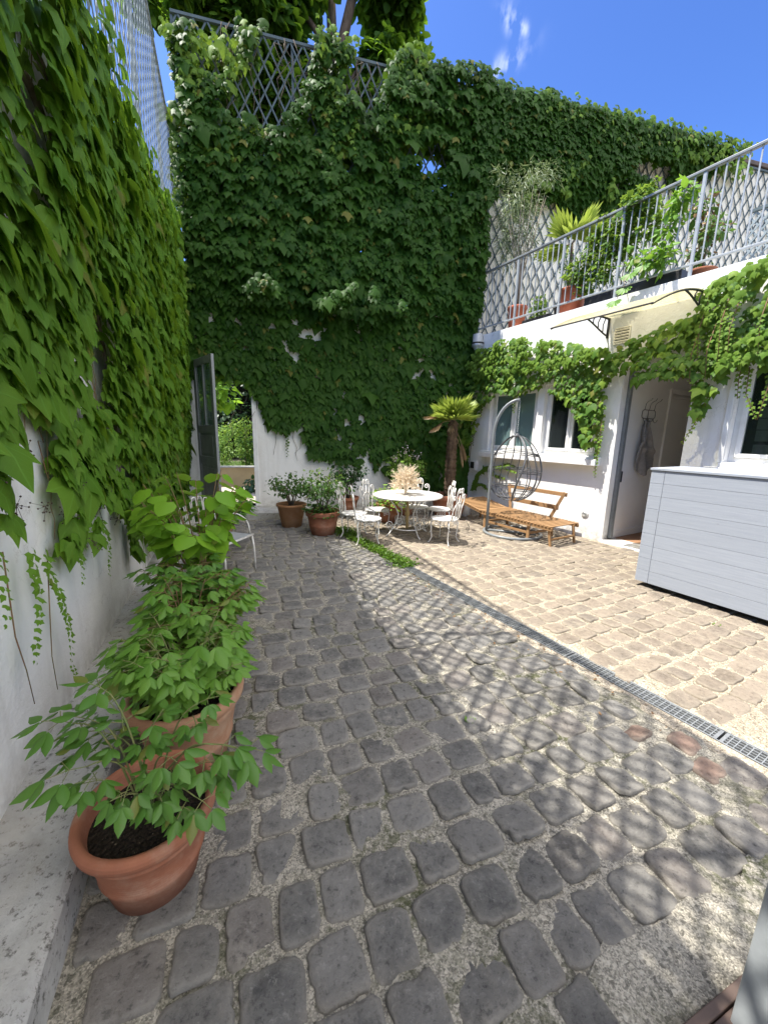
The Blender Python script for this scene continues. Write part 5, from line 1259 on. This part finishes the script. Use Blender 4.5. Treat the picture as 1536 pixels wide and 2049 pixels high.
t = potthing('potted_palm', 'small bright fan palm on the terrace, right of the olive tree', 'potted plant', RQ(1.66, -.75, 3.62), G3)
z0 = pot(t, .2, .40, M['black'], 'plain', base=.75); pl = Plant()
tip = np.array([0, 0, 1.42]); pl.b.tube([(0, 0, z0), (.02, 0, .9), (0, 0, 1.42)], [.05, .045, .035], 8)
for (d, q) in [((-.2, .9, .35), .1), ((-.5, .75, -.02), .14), ((.45, -.3, .9), .1), ((-.7, -.1, .9), .1), ((.8, -.6, .4), .12), ((0, -.9, .3), .1)]: fanleaf(pl, tip, d, q, .62, 18, .85, .10)
pl.done(NARROW, M['palm'], M['fibre'], t, 'fronds')
t = potthing('potted_climber', 'orange red pot with thin pale climbing shoots, middle of the railing', 'potted plant', RQ(1.20, -.30, 3.62), G3)
z0 = pot(t, .225, .46, M['plastic_red'], 'plain', base=.74); pl = Plant()
for k in range(26):
    a = r7.uniform(0, 6.28); h = r7.uniform(.3, .8); tip = np.array([.25 * math.cos(a), .22 * math.sin(a), z0 + h]); pts = pl.stem((.04 * math.cos(a), .04 * math.sin(a), z0), tip, .003, .04)
    for q in pts[2:]:
        for j in range(3): pl.leaf(q + r7.normal(0, .03, 3), r7.normal(0, 1, 3), Z + r7.normal(0, .5, 3), .045 * r7.uniform(.6, 1.3))
pl.done(OVAL, M['shrub'], M['vine_bark'], t)
t = potthing('potted_plant', 'small leafy plant in a dark tray between the two orange red pots', 'potted plant', RQ(1.80, -.22, 3.62), G3)
b = MB(); b.lbox(-.3, .3, -.09, .09, 0, .14); o2 = b.build('tray', M['black'], t, bevel=.01); o2.rotation_euler = (0, 0, math.atan2(dR[1], dR[0]))
leaves('foliage', OVAL, *blob_leaves([(np.array((0, 0, .32)), (.17, .17, .2))], 150, .07, seed=44, shell=.2), M['hydrangea'], t, False)
t = thing('climber', 'leafy climber with lobed leaves tangled through the middle of the terrace railing', 'creeper', RQ(.4, -.1, 3.8), 0, G3)
cl = [(RQ(s, -.16 + r7.normal(0, .04), z), (.20, .20, .20)) for (s, z) in [(1.0, 4.25), (.85, 4.45), (.75, 4.65), (.6, 4.8), (.5, 4.55), (.7, 4.3), (.45, 4.35), (.3, 4.7), (.25, 4.9), (.1, 4.95), (.55, 4.1), (.9, 4.05), (.3, 4.45), (.05, 4.75), (-.05, 4.5)]]
leaves('leaves', IVY_SMALL, *blob_leaves(cl, 2600, .048, seed=45, shell=.3), M['ivy_sun'], t)
cl = [(RQ(s, -.05 + r7.normal(0, .05), z), (.13, .13, .2)) for (s, z) in [(-.25, 4.1), (-.3, 4.35), (-.4, 4.6), (-.42, 4.75), (-.15, 4.05), (.1, 4.1), (-.35, 4.0)]]
leaves('shoot_leaves', LANCE, *blob_leaves(cl, 380, .10, seed=46, shell=.2), M['peony'], t)
fan_ = Plant()
for (s, p, z) in [(.08, .10, 3.72), (.02, .12, 3.88), (.20, .1, 3.58), (-.12, .08, 3.95)]:
    for k in range(7):
        a = PI * (.1 + .8 * k / 6); d = dR * math.cos(a) - Z * .55 * math.sin(a) * 1.0 + nR * .5; fan_.leaf(RQ(s, p, z), d, nR + Z * .5, .13)
leaves('hanging_leaves', LANCE, *[np.array(q) for q in zip(*fan_.A)], M['peony'], t)
vines('stem', 'R', [[(.9, -.15, 3.85), (.8, -.15, 4.3), (.5, -.12, 4.75), (.1, -.1, 4.9), (-.4, -.08, 4.88)], [(.3, -.15, 3.85), (.25, -.12, 4.4), (.3, -.1, 4.8)], [(.2, -.15, 3.85), (.15, .04, 3.86), (.1, .09, 3.74), (.19, .09, 3.6)]], .007, M['bark'], t)
t = thing('planter', 'long black trough planter under the climber behind the railing', 'planter', RQ(.25, -.28, 3.62), math.atan2(dR[1], dR[0]), G3)
b = MB(); b.lbox(-.75, .62, -.13, .13, 0, .22); b.build('trough', M['black'], t, bevel=.012); b = MB(); b.lbox(-.73, .60, -.11, .11, .2205, .23); b.build('soil', M['soil'], t)
t = potthing('potted_shrub', 'reddish green shrub on the terrace against the wall trellis, towards the right', 'potted plant', RQ(-.45, -.8, 3.62), G3)
z0 = pot(t, .18, .34, M['terracotta'], 'plain'); cl = [(np.array((r7.normal(0, .12), r7.normal(0, .12), zz)), (.2, .2, .2)) for zz in (.6, .8, 1.0, 1.15)]
leaves('foliage', OVAL, *blob_leaves(cl, 420, .07, seed=47, shell=.2), M['shrub'], t, False); leaves('dry_foliage', OVAL, *blob_leaves(cl, 120, .07, seed=48, shell=.4), M['dry_leaf'], t, False)
b = MB(); b.tube([(0, 0, z0), (.02, 0, .8), (0, 0, 1.1)], .012, 5); b.build('stem', M['bark'], t)
t = potthing('potted_flower', 'flowering pot plant with pink blooms at the right end of the railing', 'potted plant', RQ(-1.9, -.35, 3.62), G3)
z0 = pot(t, .18, .34, M['terracotta'], 'plain'); cl = [(np.array((r7.normal(0, .1), r7.normal(0, .1), zz)), (.2, .2, .2)) for zz in (.7, .95, 1.2, 1.4)]
leaves('foliage', OVAL, *blob_leaves(cl, 380, .08, seed=49, shell=.2), M['shrub'], t, False); b = MB(); b.tube([(0, 0, z0), (.02, 0, .8), (0, 0, 1.4)], .010, 5); b.build('stem', M['bark'], t)
fl = Plant()
for k in range(30): fl.leaf(np.array([r7.normal(0, .1), r7.normal(0, .1), 1.4 + r7.normal(0, .06)]), r7.normal(0, 1, 3), Z + r7.normal(0, .5, 3), .05)
M['pink'] = plain('pink petal', (.75, .22, .36), (.6, .15, .28)); fl.done(OVAL, M['pink'], M['stem_green'], t, 'blossoms')
# low plants at the head of the drain, weeds between the cobbles, fallen leaves
n = 2600; s = rng.uniform(.35, 2.6, n); p = 3.44 + rng.normal(0, .075, n) * (.6 + .9 * vnoise(s * 6, s * 0, 90))
Pn = R0[None] + s[:, None] * dR + p[:, None] * nR + (rng.uniform(0, .035, n))[:, None] * Z
tag(leaves('ground_cover', HEART, Pn, rng.normal(0, 1, (n, 3)), Z[None] + rng.normal(0, .35, (n, 3)), rng.uniform(.018, .034, n), M['moss_plant']), kind='stuff')
for (x, y, lab) in [(-.52, 1.68, 'tiny weed between grey cobbles near the front pots'), (.52, 1.95, 'weed tuft in the cobble joint at the edge of the lattice shadow'), (1.33, 2.28, 'small weed beside the drain in the lattice shadow'), (2.98, 3.2, 'weed growing at the foot of the grey wooden box')]:
    t = thing('weed', lab, 'weed', (x, y, -.005)); pl = Plant()
    for k in range(26): a = random.uniform(0, 6.28); pl.leaf((.018 * math.cos(a), .014 * math.sin(a), .004), (math.cos(a), math.sin(a), random.uniform(.3, 1.2)), Z + np.array([random.gauss(0, .3), 0, 0]), random.uniform(.010, .026))
    pl.done(OVAL, M['moss_plant'], M['stem_green'], t)
n = 110; s = rng.uniform(-2.6, .3, n); p = 3.53 + np.abs(rng.normal(0, .16, n))
Pn = R0[None] + s[:, None] * dR + p[:, None] * nR + .008 * Z
tag(leaves('leaf_litter', OVAL, Pn, rng.normal(0, 1, (n, 3)) * np.array([1, 1, .15]), Z[None] + rng.normal(0, .3, (n, 3)), rng.uniform(.012, .03, n), M['dry_leaf']), kind='stuff')
# ------------------------------------------------------------------ iron table and chairs
def spiral(c, ax, ay, r0, turns, a0, n=16, sign=1):
    c, ax, ay = np.asarray(c, float), np.asarray(ax, float), np.asarray(ay, float)
    return [c + (r0 * (1 - .8 * i / n)) * (math.cos(a0 + sign * 2 * PI * turns * i / n) * ax + math.sin(a0 + sign * 2 * PI * turns * i / n) * ay) for i in range(n + 1)]
def make_chair():
    t = thing('garden_chair', 'x', 'chair')
    sh = .385
    b = MB(); b.lathe([(0, sh + .006), (.10, sh + .007), (.19, sh + .004), (.200, sh), (.195, sh - .006), (.0, sh - .004)], (0, 0, 0), 28); b.build('seat', M['white_iron'], t)
    b = MB(); b.tube([(.2 * math.cos(a), .2 * math.sin(a), sh - .006) for a in np.linspace(0, 2 * PI, 25)[:-1]], .008, 6, closed=True); b.build('seat_rim', M['white_iron'], t)
    for a in (.8, 2.34, 3.94, 5.48):
        d = np.array([math.cos(a), math.sin(a), 0]); b = MB()
        b.tube([d * .185 + Z * (sh - .01), d * .215 + Z * .30, d * .20 + Z * .18, d * .19 + Z * .09, d * .225 + Z * .02, d * .25 + Z * .008], [.009, .009, .008, .008, .008, .009], 6); b.build('leg', M['white_iron'], t)
    b = MB()
    for k in range(4):
        a = k * PI / 2; d = np.array([math.cos(a), math.sin(a), 0]); sd = np.array([-math.sin(a), math.cos(a), 0])
        for sg in (-1, 1): b.tube(spiral(d * .185 + sd * sg * .045 + Z * (sh - .055), sd * sg, Z, .042, 1.3, PI / 2), .005, 5)
        b.tube([d * .19 - sd * .11 + Z * (sh - .02), d * .195 + Z * (sh - .012), d * .19 + sd * .11 + Z * (sh - .02)], .005, 5)
    b.tube([(.186 * math.cos(a), .186 * math.sin(a), sh - .013) for a in np.linspace(0, 2 * PI, 25)[:-1]], .005, 5, closed=True)
    b.build('apron', M['white_iron'], t)
    X = np.array([1.0, 0, 0])
    def BP(x, h): return np.array([x, .185 + .13 * h - .25 * x * x, sh + h])
    def curl(x0, xt, ht, r, sg):
        U = np.array([0, .26, 1.0]); U = U / np.linalg.norm(U); c = BP(xt, ht - r) ; c = c - X * sg * r
        pts = [BP(x0, 0), BP(x0 + (xt - x0) * .45, ht * .4), BP(xt * .98, ht * .72)]
        return pts + spiral(c, X * sg, U, r, 1.35, 0, 18)
    b = MB()
    for sg in (-1, 1):
        b.tube(curl(sg * .035, sg * .085, .475, .048, sg), .0088, 6)
        b.tube(curl(sg * .10, sg * .20, .375, .046, sg), .0088, 6)
        b.tube([BP(sg * .035, 0), BP(sg * .02, .2), BP(0, .37)], .006, 5)
    b.build('fan_back', M['white_iron'], t)
    b = MB(); b.tube([BP(-.145, 0)] + [BP(-.145 * math.cos(a), .06 + .20 * math.sin(a)) for a in np.linspace(0, PI, 13)] + [BP(.145, 0)], .0075, 6); b.build('hoop', M['white_iron'], t)
    return t
ch0 = make_chair()
CH = [((-.24, 5.62), (1.0, .12), 'white scroll backed iron chair nearest the strip of low plants, with hoop towards the camera'),
      ((-.47, 5.98), (.95, -.2), 'leftmost white scroll backed iron chair, next to the reddish flower pot'),
      ((-.12, 6.34), (.75, -.5), 'white scroll backed iron chair tucked behind the two left hand chairs'),
      ((.57, 6.66), (-.12, -1.0), 'white scroll backed iron chair on the far side of the table, behind the pampas grass'),
      ((.93, 6.50), (-1.0, -.1), 'white scroll backed iron chair right of the table, nearer the palm pot'),
      ((.92, 5.74), (-.75, .55), 'white scroll backed iron chair right of the table, nearest the camera')]
for i, ((x, y), f, lab) in enumerate(CH):
    c = ch0 if i == 0 else copy_tree(ch0)
    c.location = (x, y, 0); c.rotation_euler = (0, 0, math.atan2(f[1], f[0]) + PI / 2); tag(c, lab, 'chair', 'white iron garden chairs')
t = thing('garden_table', 'round white table on scrolled iron legs holding the pampas grass', 'table', (.38, 6.17, 0))
b = MB(); b.lathe([(0, .668), (.3, .668), (.545, .666), (.555, .660), (.555, .645), (.545, .640), (0, .642)], (0, 0, 0), 56); b.build('tabletop', M['white_iron'], t)
b = MB(); b.tube([(0, 0, .10), (0, 0, .64)], .022, 10); b.lathe([(.022, .30), (.04, .33), (.04, .37), (.022, .40)], (0, 0, 0), 14); b.build('column', M['straw'], t)
b = MB(); b.tube([(.26 * math.cos(a), .26 * math.sin(a), .13) for a in np.linspace(0, 2 * PI, 29)[:-1]], .009, 6, closed=True); b.build('base_ring', M['white_iron'], t)
for k in range(4):
    a = k * PI / 2 + .5; d = np.array([math.cos(a), math.sin(a), 0]); b = MB()
    b.tube([d * .36 + Z * .635, d * .24 + Z * .50, d * .17 + Z * .36, d * .20 + Z * .22, d * .27 + Z * .13, d * .33 + Z * .05, d * .39 + Z * .01], .010, 6)
    b.tube(spiral(d * .15 + Z * .22, d, Z, .075, 1.5, 0), .007, 5); b.tube(spiral(d * .34 + Z * .19, -d, Z, .07, 1.4, -.6), .007, 5); b.tube(spiral(d * .12 + Z * .50, -d, Z, .06, 1.3, 1.2), .007, 5)
    b.build('leg', M['white_iron'], t)
t = thing('pampas_grass', 'bushy bunch of dried cream pampas grass standing on the white table', 'dried flowers', (.34, 6.14, .669))
pl = Plant()
for k in range(150):
    a = random.uniform(0, 6.28); el = random.uniform(-.25, 1.35); d = np.array([math.cos(a) * math.cos(el), math.sin(a) * math.cos(el), math.sin(el)]); L_ = random.uniform(.17, .26) * (1 + .25 * (el > .8))
    base = np.array([.03 * math.cos(a), .03 * math.sin(a), .17 + .05 * el])
    for j in range(30):
        u = .15 + .85 * j / 30; p_ = base + d * L_ * u - Z * .05 * u * u
        pl.leaf(p_, d * 1.5 + np.array([random.gauss(0, .6), random.gauss(0, .6), random.gauss(0, .6)]), np.array([random.gauss(0, 1), random.gauss(0, 1), random.gauss(0, 1)]), random.uniform(.035, .07) * (1.15 - .4 * u))
pl.done(fan([(0, 0), (.075, .4), (0, 1.0), (-.075, .4)], (0, .4), .1, .3), M['pampas'], M['pampas'], t, 'plume')
b = MB()
for k in range(22):
    a = random.uniform(0, 6.28); b.tube([(.012 * math.cos(a), .012 * math.sin(a), 0), (.05 * math.cos(a), .05 * math.sin(a), .22)], .003, 4)
b.tube([(0, 0, 0), (0, 0, .06)], .022, 8); b.build('stalk', M['pampas'], t)
# ------------------------------------------------------------------ hanging egg chair
EC = P('R', .98, .93, 0)
t = thing('hanging_chair', 'grey wire egg shaped hanging chair on a curved stand in front of the white house', 'hanging chair', EC)
o = np.array(t.location)
pb = P('R', 1.30, 1.20, 0) - o
top = P('R', 1.0, .95, 2.19) - o
b = MB(); pts = [pb + Z * .02, pb + Z * .6, pb + Z * 1.2, pb + Z * 1.62]
hv = top - pb; hv[2] = 0
for u in np.linspace(.12, 1, 9): pts.append(pb + hv * (1 - math.cos(u * PI / 2 * .96)) * 1.0 + Z * (1.62 + .57 * math.sin(u * PI / 2)))
b.tube(pts, .024, 10); b.build('stand_pole', M['grey_metal'], t)
b = MB(); b.tube([(.46 * math.cos(a), .46 * math.sin(a), .025) for a in np.linspace(0, 2 * PI, 41)[:-1]], .024, 8, closed=True); b.tube([pb + Z * .03, (pb * -.9) * np.array([1, 1, 0]) + Z * .03], .02, 8); b.build('base_ring', M['grey_metal'], t)
end = pts[-1]; b = MB(); zt = 1.66
z_ = end[2] - .01; k = 0
while z_ > zt + .02:
    ax = (np.array([1.0, 0, 0]), np.array([0, 1.0, 0]))[k % 2]
    b.tube([np.array([end[0], end[1], z_ - .02]) + .010 * math.cos(a) * ax + .022 * math.sin(a) * Z for a in np.linspace(0, 2 * PI, 11)[:-1]], .0035, 5, closed=True); z_ -= .034; k += 1
b.build('chain', M['galv'], t)
C0_ = np.array([end[0], end[1], 0]); zb, zt = .56, 1.64; OP = math.atan2(-.42, -.91)
def egg(az, u):
    uu = u ** .88; r = .43 * (max(0, 1 - (2 * uu - 1) ** 2)) ** .60
    return C0_ + np.array([r * math.cos(OP + az), r * math.sin(OP + az), zb + (zt - zb) * u])
us = np.linspace(.015, .985, 26)
b = MB()
for sg in (-1, 1):
    rim = [egg(sg * (1.10 - .25 * math.cos(PI * u)), u) for u in us]; b.tube(rim, .015, 7)
b.tube([egg(a, .985) for a in np.linspace(0, 2 * PI, 13)[:-1]], .012, 6, closed=True); b.lathe([(.0, zt + .03), (.03, zt + .02), (.05, zt - .02), (.03, zt - .03)], C0_, 12)
b.build('basket_rim', M['basket'], t)
b = MB()
for k in range(10):
    az = 1.15 + (2 * PI - 2.30) * (k + .5) / 10; b.tube([egg(az + .10 * math.sin(u * 5 + k), u) for u in us], .0085, 5)
for u in (.20, .46, .72):
    for e in (-.012, .014): b.tube([egg(a, u + e + .018 * math.sin(a * 2)) for a in np.linspace(1.0, 2 * PI - 1.0, 30)], .008, 5)
for u in (.035, .09): b.tube([egg(a, u) for a in np.linspace(0, 2 * PI, 25)[:-1]], .007, 5, closed=True)
b.build('wire_basket', M['basket'], t)
# ------------------------------------------------------------------ wooden lounger with a slatted back
t = thing('sun_lounger', 'slatted hardwood lounger with a railed back standing along the white wall', 'sun lounger', P('R', 1.0, .75, 0))
PF, PB = 1.08, .44
def Q(s, p, z): return P('R', s, p, z)
b = MB()
for p in (PF, PB):
    b.beam(Q(1.56, p, .272), Q(.50, p, .272), .03, .055); b.beam(Q(.478, p, .275), Q(.12, p, .275), .03, .05); b.beam(Q(2.22, p, .405), Q(1.565, p, .28), .03, .055)
b.build('frame', M['teak'], t, True, .004)
b = MB(); s = .135
while s < 1.56: b.fbox('R', s, s + .043, PB - .03, PF + .03, .303, .318); s += .064
b.build('slatted_deck', M['teak'], t, True, .003)
b = MB(); k = 0
while k < 10:
    a = Q(1.60 + .064 * k, PB - .03, .31 + .0122 * k); c = Q(1.60 + .064 * k, PF + .03, .31 + .0122 * k); b.beam(a, c, .043, .015, Z + dR * -.19); k += 1
b.build('slatted_headrest', M['teak'], t, True, .003)
for (s, p, w) in ((1.50, PF - .032, .045), (1.50, PB + .032, .045), (.56, PF - .032, .045), (.56, PB + .032, .045)):
    b = MB(); b.fbox('R', s - .025, s + .025, p - .015, p + .015, 0, .30); b.build('leg', M['teak'], t, True, .003)
for (s, p) in ((.17, PF - .03), (.17, PB + .03)):
    b = MB(); b.beam(Q(s + .02, p, .27), Q(s - .03, p, .0), .028, .035); b.build('leg', M['teak'], t, True, .003)
for p in (PF - .03, PB + .03):
    b = MB(); b.beam(Q(2.17, p, .385), Q(2.20, p, .0), .028, .035); b.build('leg', M['teak'], t, True, .003)
b = MB(); b.beam(Q(.155, PF - .05, .11), Q(.155, PB + .05, .11), .02, .03); b.beam(Q(.56, PF - .05, .12), Q(.56, PB + .05, .12), .022, .04); b.beam(Q(1.5, PF - .05, .12), Q(1.5, PB + .05, .12), .022, .04); b.beam(Q(1.47, PF - .032, .13), Q(.59, PF - .032, .13), .02, .04); b.build('stretcher', M['teak'], t, True, .003)
b = MB(); lean = -.05
b.beam(Q(1.70, .30, .70), Q(.47, .30, .70), .03, .065); b.beam(Q(1.62, .33, .47), Q(.58, .33, .47), .022, .075)
for s0, s1 in ((.50, .66), (1.66, 1.52)): b.beam(Q(s0, .315, .735), Q(s1, .40, .30), .04, .05)
b.build('backrest', M['teak'], t, True, .004)
# ------------------------------------------------------------------ grey wooden box
t = thing('storage_box', 'tall grey stained box of horizontal boards standing off the ground by the doorway', 'storage box', P('R', -2.2, 1.2, 0))
b = MB(); S_0, S_1, TH = -1.285, -3.6, .134
for i in range(9):
    z0_ = .065 + i * .1365
    b.fbox('R', S_0 - .128, S_0, 1.475, 1.5, z0_, z0_ + TH); b.fbox('R', S_1, S_0 - .131, 1.475, 1.5, z0_, z0_ + TH)
b.build('front_boards', M['grey_wood'], t, True, .0015)
b = MB()
for i in range(9):
    z0_ = .065 + i * .1365; b.fbox('R', S_0 - .024, S_0 - .001, .8, 1.474, z0_, z0_ + TH); b.fbox('R', S_1, S_1 + .024, .8, 1.474, z0_, z0_ + TH)
b.build('side_boards', M['grey_wood'], t, True, .0015)
b = MB(); b.fbox('R', S_1 + .03, S_0 - .03, .80, 1.47, .07, 1.28); b.build('carcass', M['black'], t, True)
b = MB(); b.fbox('R', S_1 - .01, S_0 + .01, .78, 1.512, 1.294, 1.318); b.build('lid', M['grey_wood'], t, True, .003)
for s, p in ((S_0 - .12, .9), (S_0 - .12, 1.36), (S_1 + .2, .9), (S_1 + .2, 1.36)):
    b = MB(); b.fbox('R', s - .03, s + .03, p - .03, p + .03, -.01, .07); b.build('foot', M['black'], t, True)
# ------------------------------------------------------------------ coat rack and towel in the passage
t = thing('coat_rack', 'wire coat rack with curled hooks on the passage wall inside the doorway', 'coat rack', P('R', -.03, -.78, 2.0))
b = MB(); x = -.034
b.tube([P('R', x, -.62, 1.97), P('R', x, -.62, 2.05), P('R', x, -.66, 2.075), P('R', x, -.98, 2.075), P('R', x, -1.02, 2.05), P('R', x, -1.02, 1.97), P('R', x, -.98, 1.945), P('R', x, -.66, 1.945)], .005, 5, closed=True)
b.tube([P('R', x, -.80, 1.945), P('R', x, -.80, 2.075)], .004, 5); b.build('rack_frame', M['dark_iron'], t, True)
for q in (-.68, -.82, -.97):
    b = MB(); b.tube([P('R', x, q, 2.07), P('R', x - .01, q - .005, 2.17), P('R', x - .035, q - .01, 2.20), P('R', x - .07, q - .015, 2.22), P('R', x - .085, q - .02, 2.25)], .004, 5)
    b.tube([P('R', x, q, 1.95), P('R', x - .01, q, 1.90), P('R', x - .035, q, 1.88), P('R', x - .06, q, 1.90), P('R', x - .065, q, 1.93)], .004, 5); b.build('hook', M['dark_iron'], t, True)
t = thing('towel', 'grey towel hanging in folds from the coat rack inside the doorway', 'towel', P('R', -.07, -.72, 1.9))
b = MB(); nu, nv = 26, 40; vs_ = []
for j in range(nv + 1):
    v = j / nv
    for i in range(nu + 1):
        u = i / nu - .5; w = .10 + .42 * min(1, v * 1.25) ** .8 - .10 * max(0, v - .8)
        zz = 1.90 - .86 * v * (1 - .22 * abs(u + .12) * v) - .02 * math.cos(u * 9)
        pp_ = -.72 - u * w - .14 * v * v
        ss_ = -.075 - .028 * math.sin(u * 13 + v * 2.0) * (1 - .4 * v) - .02 * math.sin(u * 7 - v * 5) - .03 * math.exp(-((v - .48 - .25 * u) / .06) ** 2)
        vs_.append(P('R', ss_, pp_, zz))
b.add(vs_, [(j * (nu + 1) + i, j * (nu + 1) + i + 1, (j + 1) * (nu + 1) + i + 1, (j + 1) * (nu + 1) + i) for j in range(nv) for i in range(nu)], True)
tow = b.build('towel_cloth', M['towel'], t, True); md = tow.modifiers.new('thickness', 'SOLIDIFY'); md.thickness = .006
# ------------------------------------------------------------------ small things
t = thing('wall_box', 'small white box with a black face on the wall below the sill, beside the palm', 'wall box', P('R', 2.93, .03, .97))  # box with a plain black front, gives off no light
b = MB(); b.fbox('R', 2.85, 3.03, .002, .07, .88, 1.09); b.build('housing', M['joinery'], t, True, .006); b = MB(); b.fbox('R', 2.90, 3.01, .0705, .078, .92, 1.06); b.build('front_panel', M['black'], t, True, .003)
t = thing('cable', 'thin black cable trailing from the lounger onto the cobbles', 'cable', P('R', 1.75, 1.1, 0))
b = MB(); b.tube([Q(1.9, 1.12, .36), Q(1.86, 1.16, .22), Q(1.80, 1.2, .05), Q(1.66, 1.26, .008), Q(1.50, 1.42, .006), Q(1.52, 1.55, .006), Q(1.62, 1.72, .006), Q(1.72, 1.80, .006)], .005, 5); b.build('wire', M['black'], t, True)
t = thing('plastic_bag', 'crumpled pale plastic bag between the palm pot and the head of the lounger', 'bag', P('R', 2.55, .62, 0))
b = MB(); vs_ = []; n = 16
prof = [(.09, 0), (.13, .05), (.12, .16), (.10, .28), (.05, .36), (.015, .38), (.04, .44)]
for (r, h) in prof:
    for k in range(n): a = 2 * PI * k / n; q = r * (1 + random.uniform(-.16, .16)); vs_.append(P('R', 2.50, .66, h) + np.array([q * math.cos(a), q * math.sin(a), random.uniform(-.01, .01)]))
b.add(vs_, [(i * n + k, i * n + (k + 1) % n, (i + 1) * n + (k + 1) % n, (i + 1) * n + k) for i in range(len(prof) - 1) for k in range(n)], True); b.build('bag_body', M['plastic_clear'], t, True)
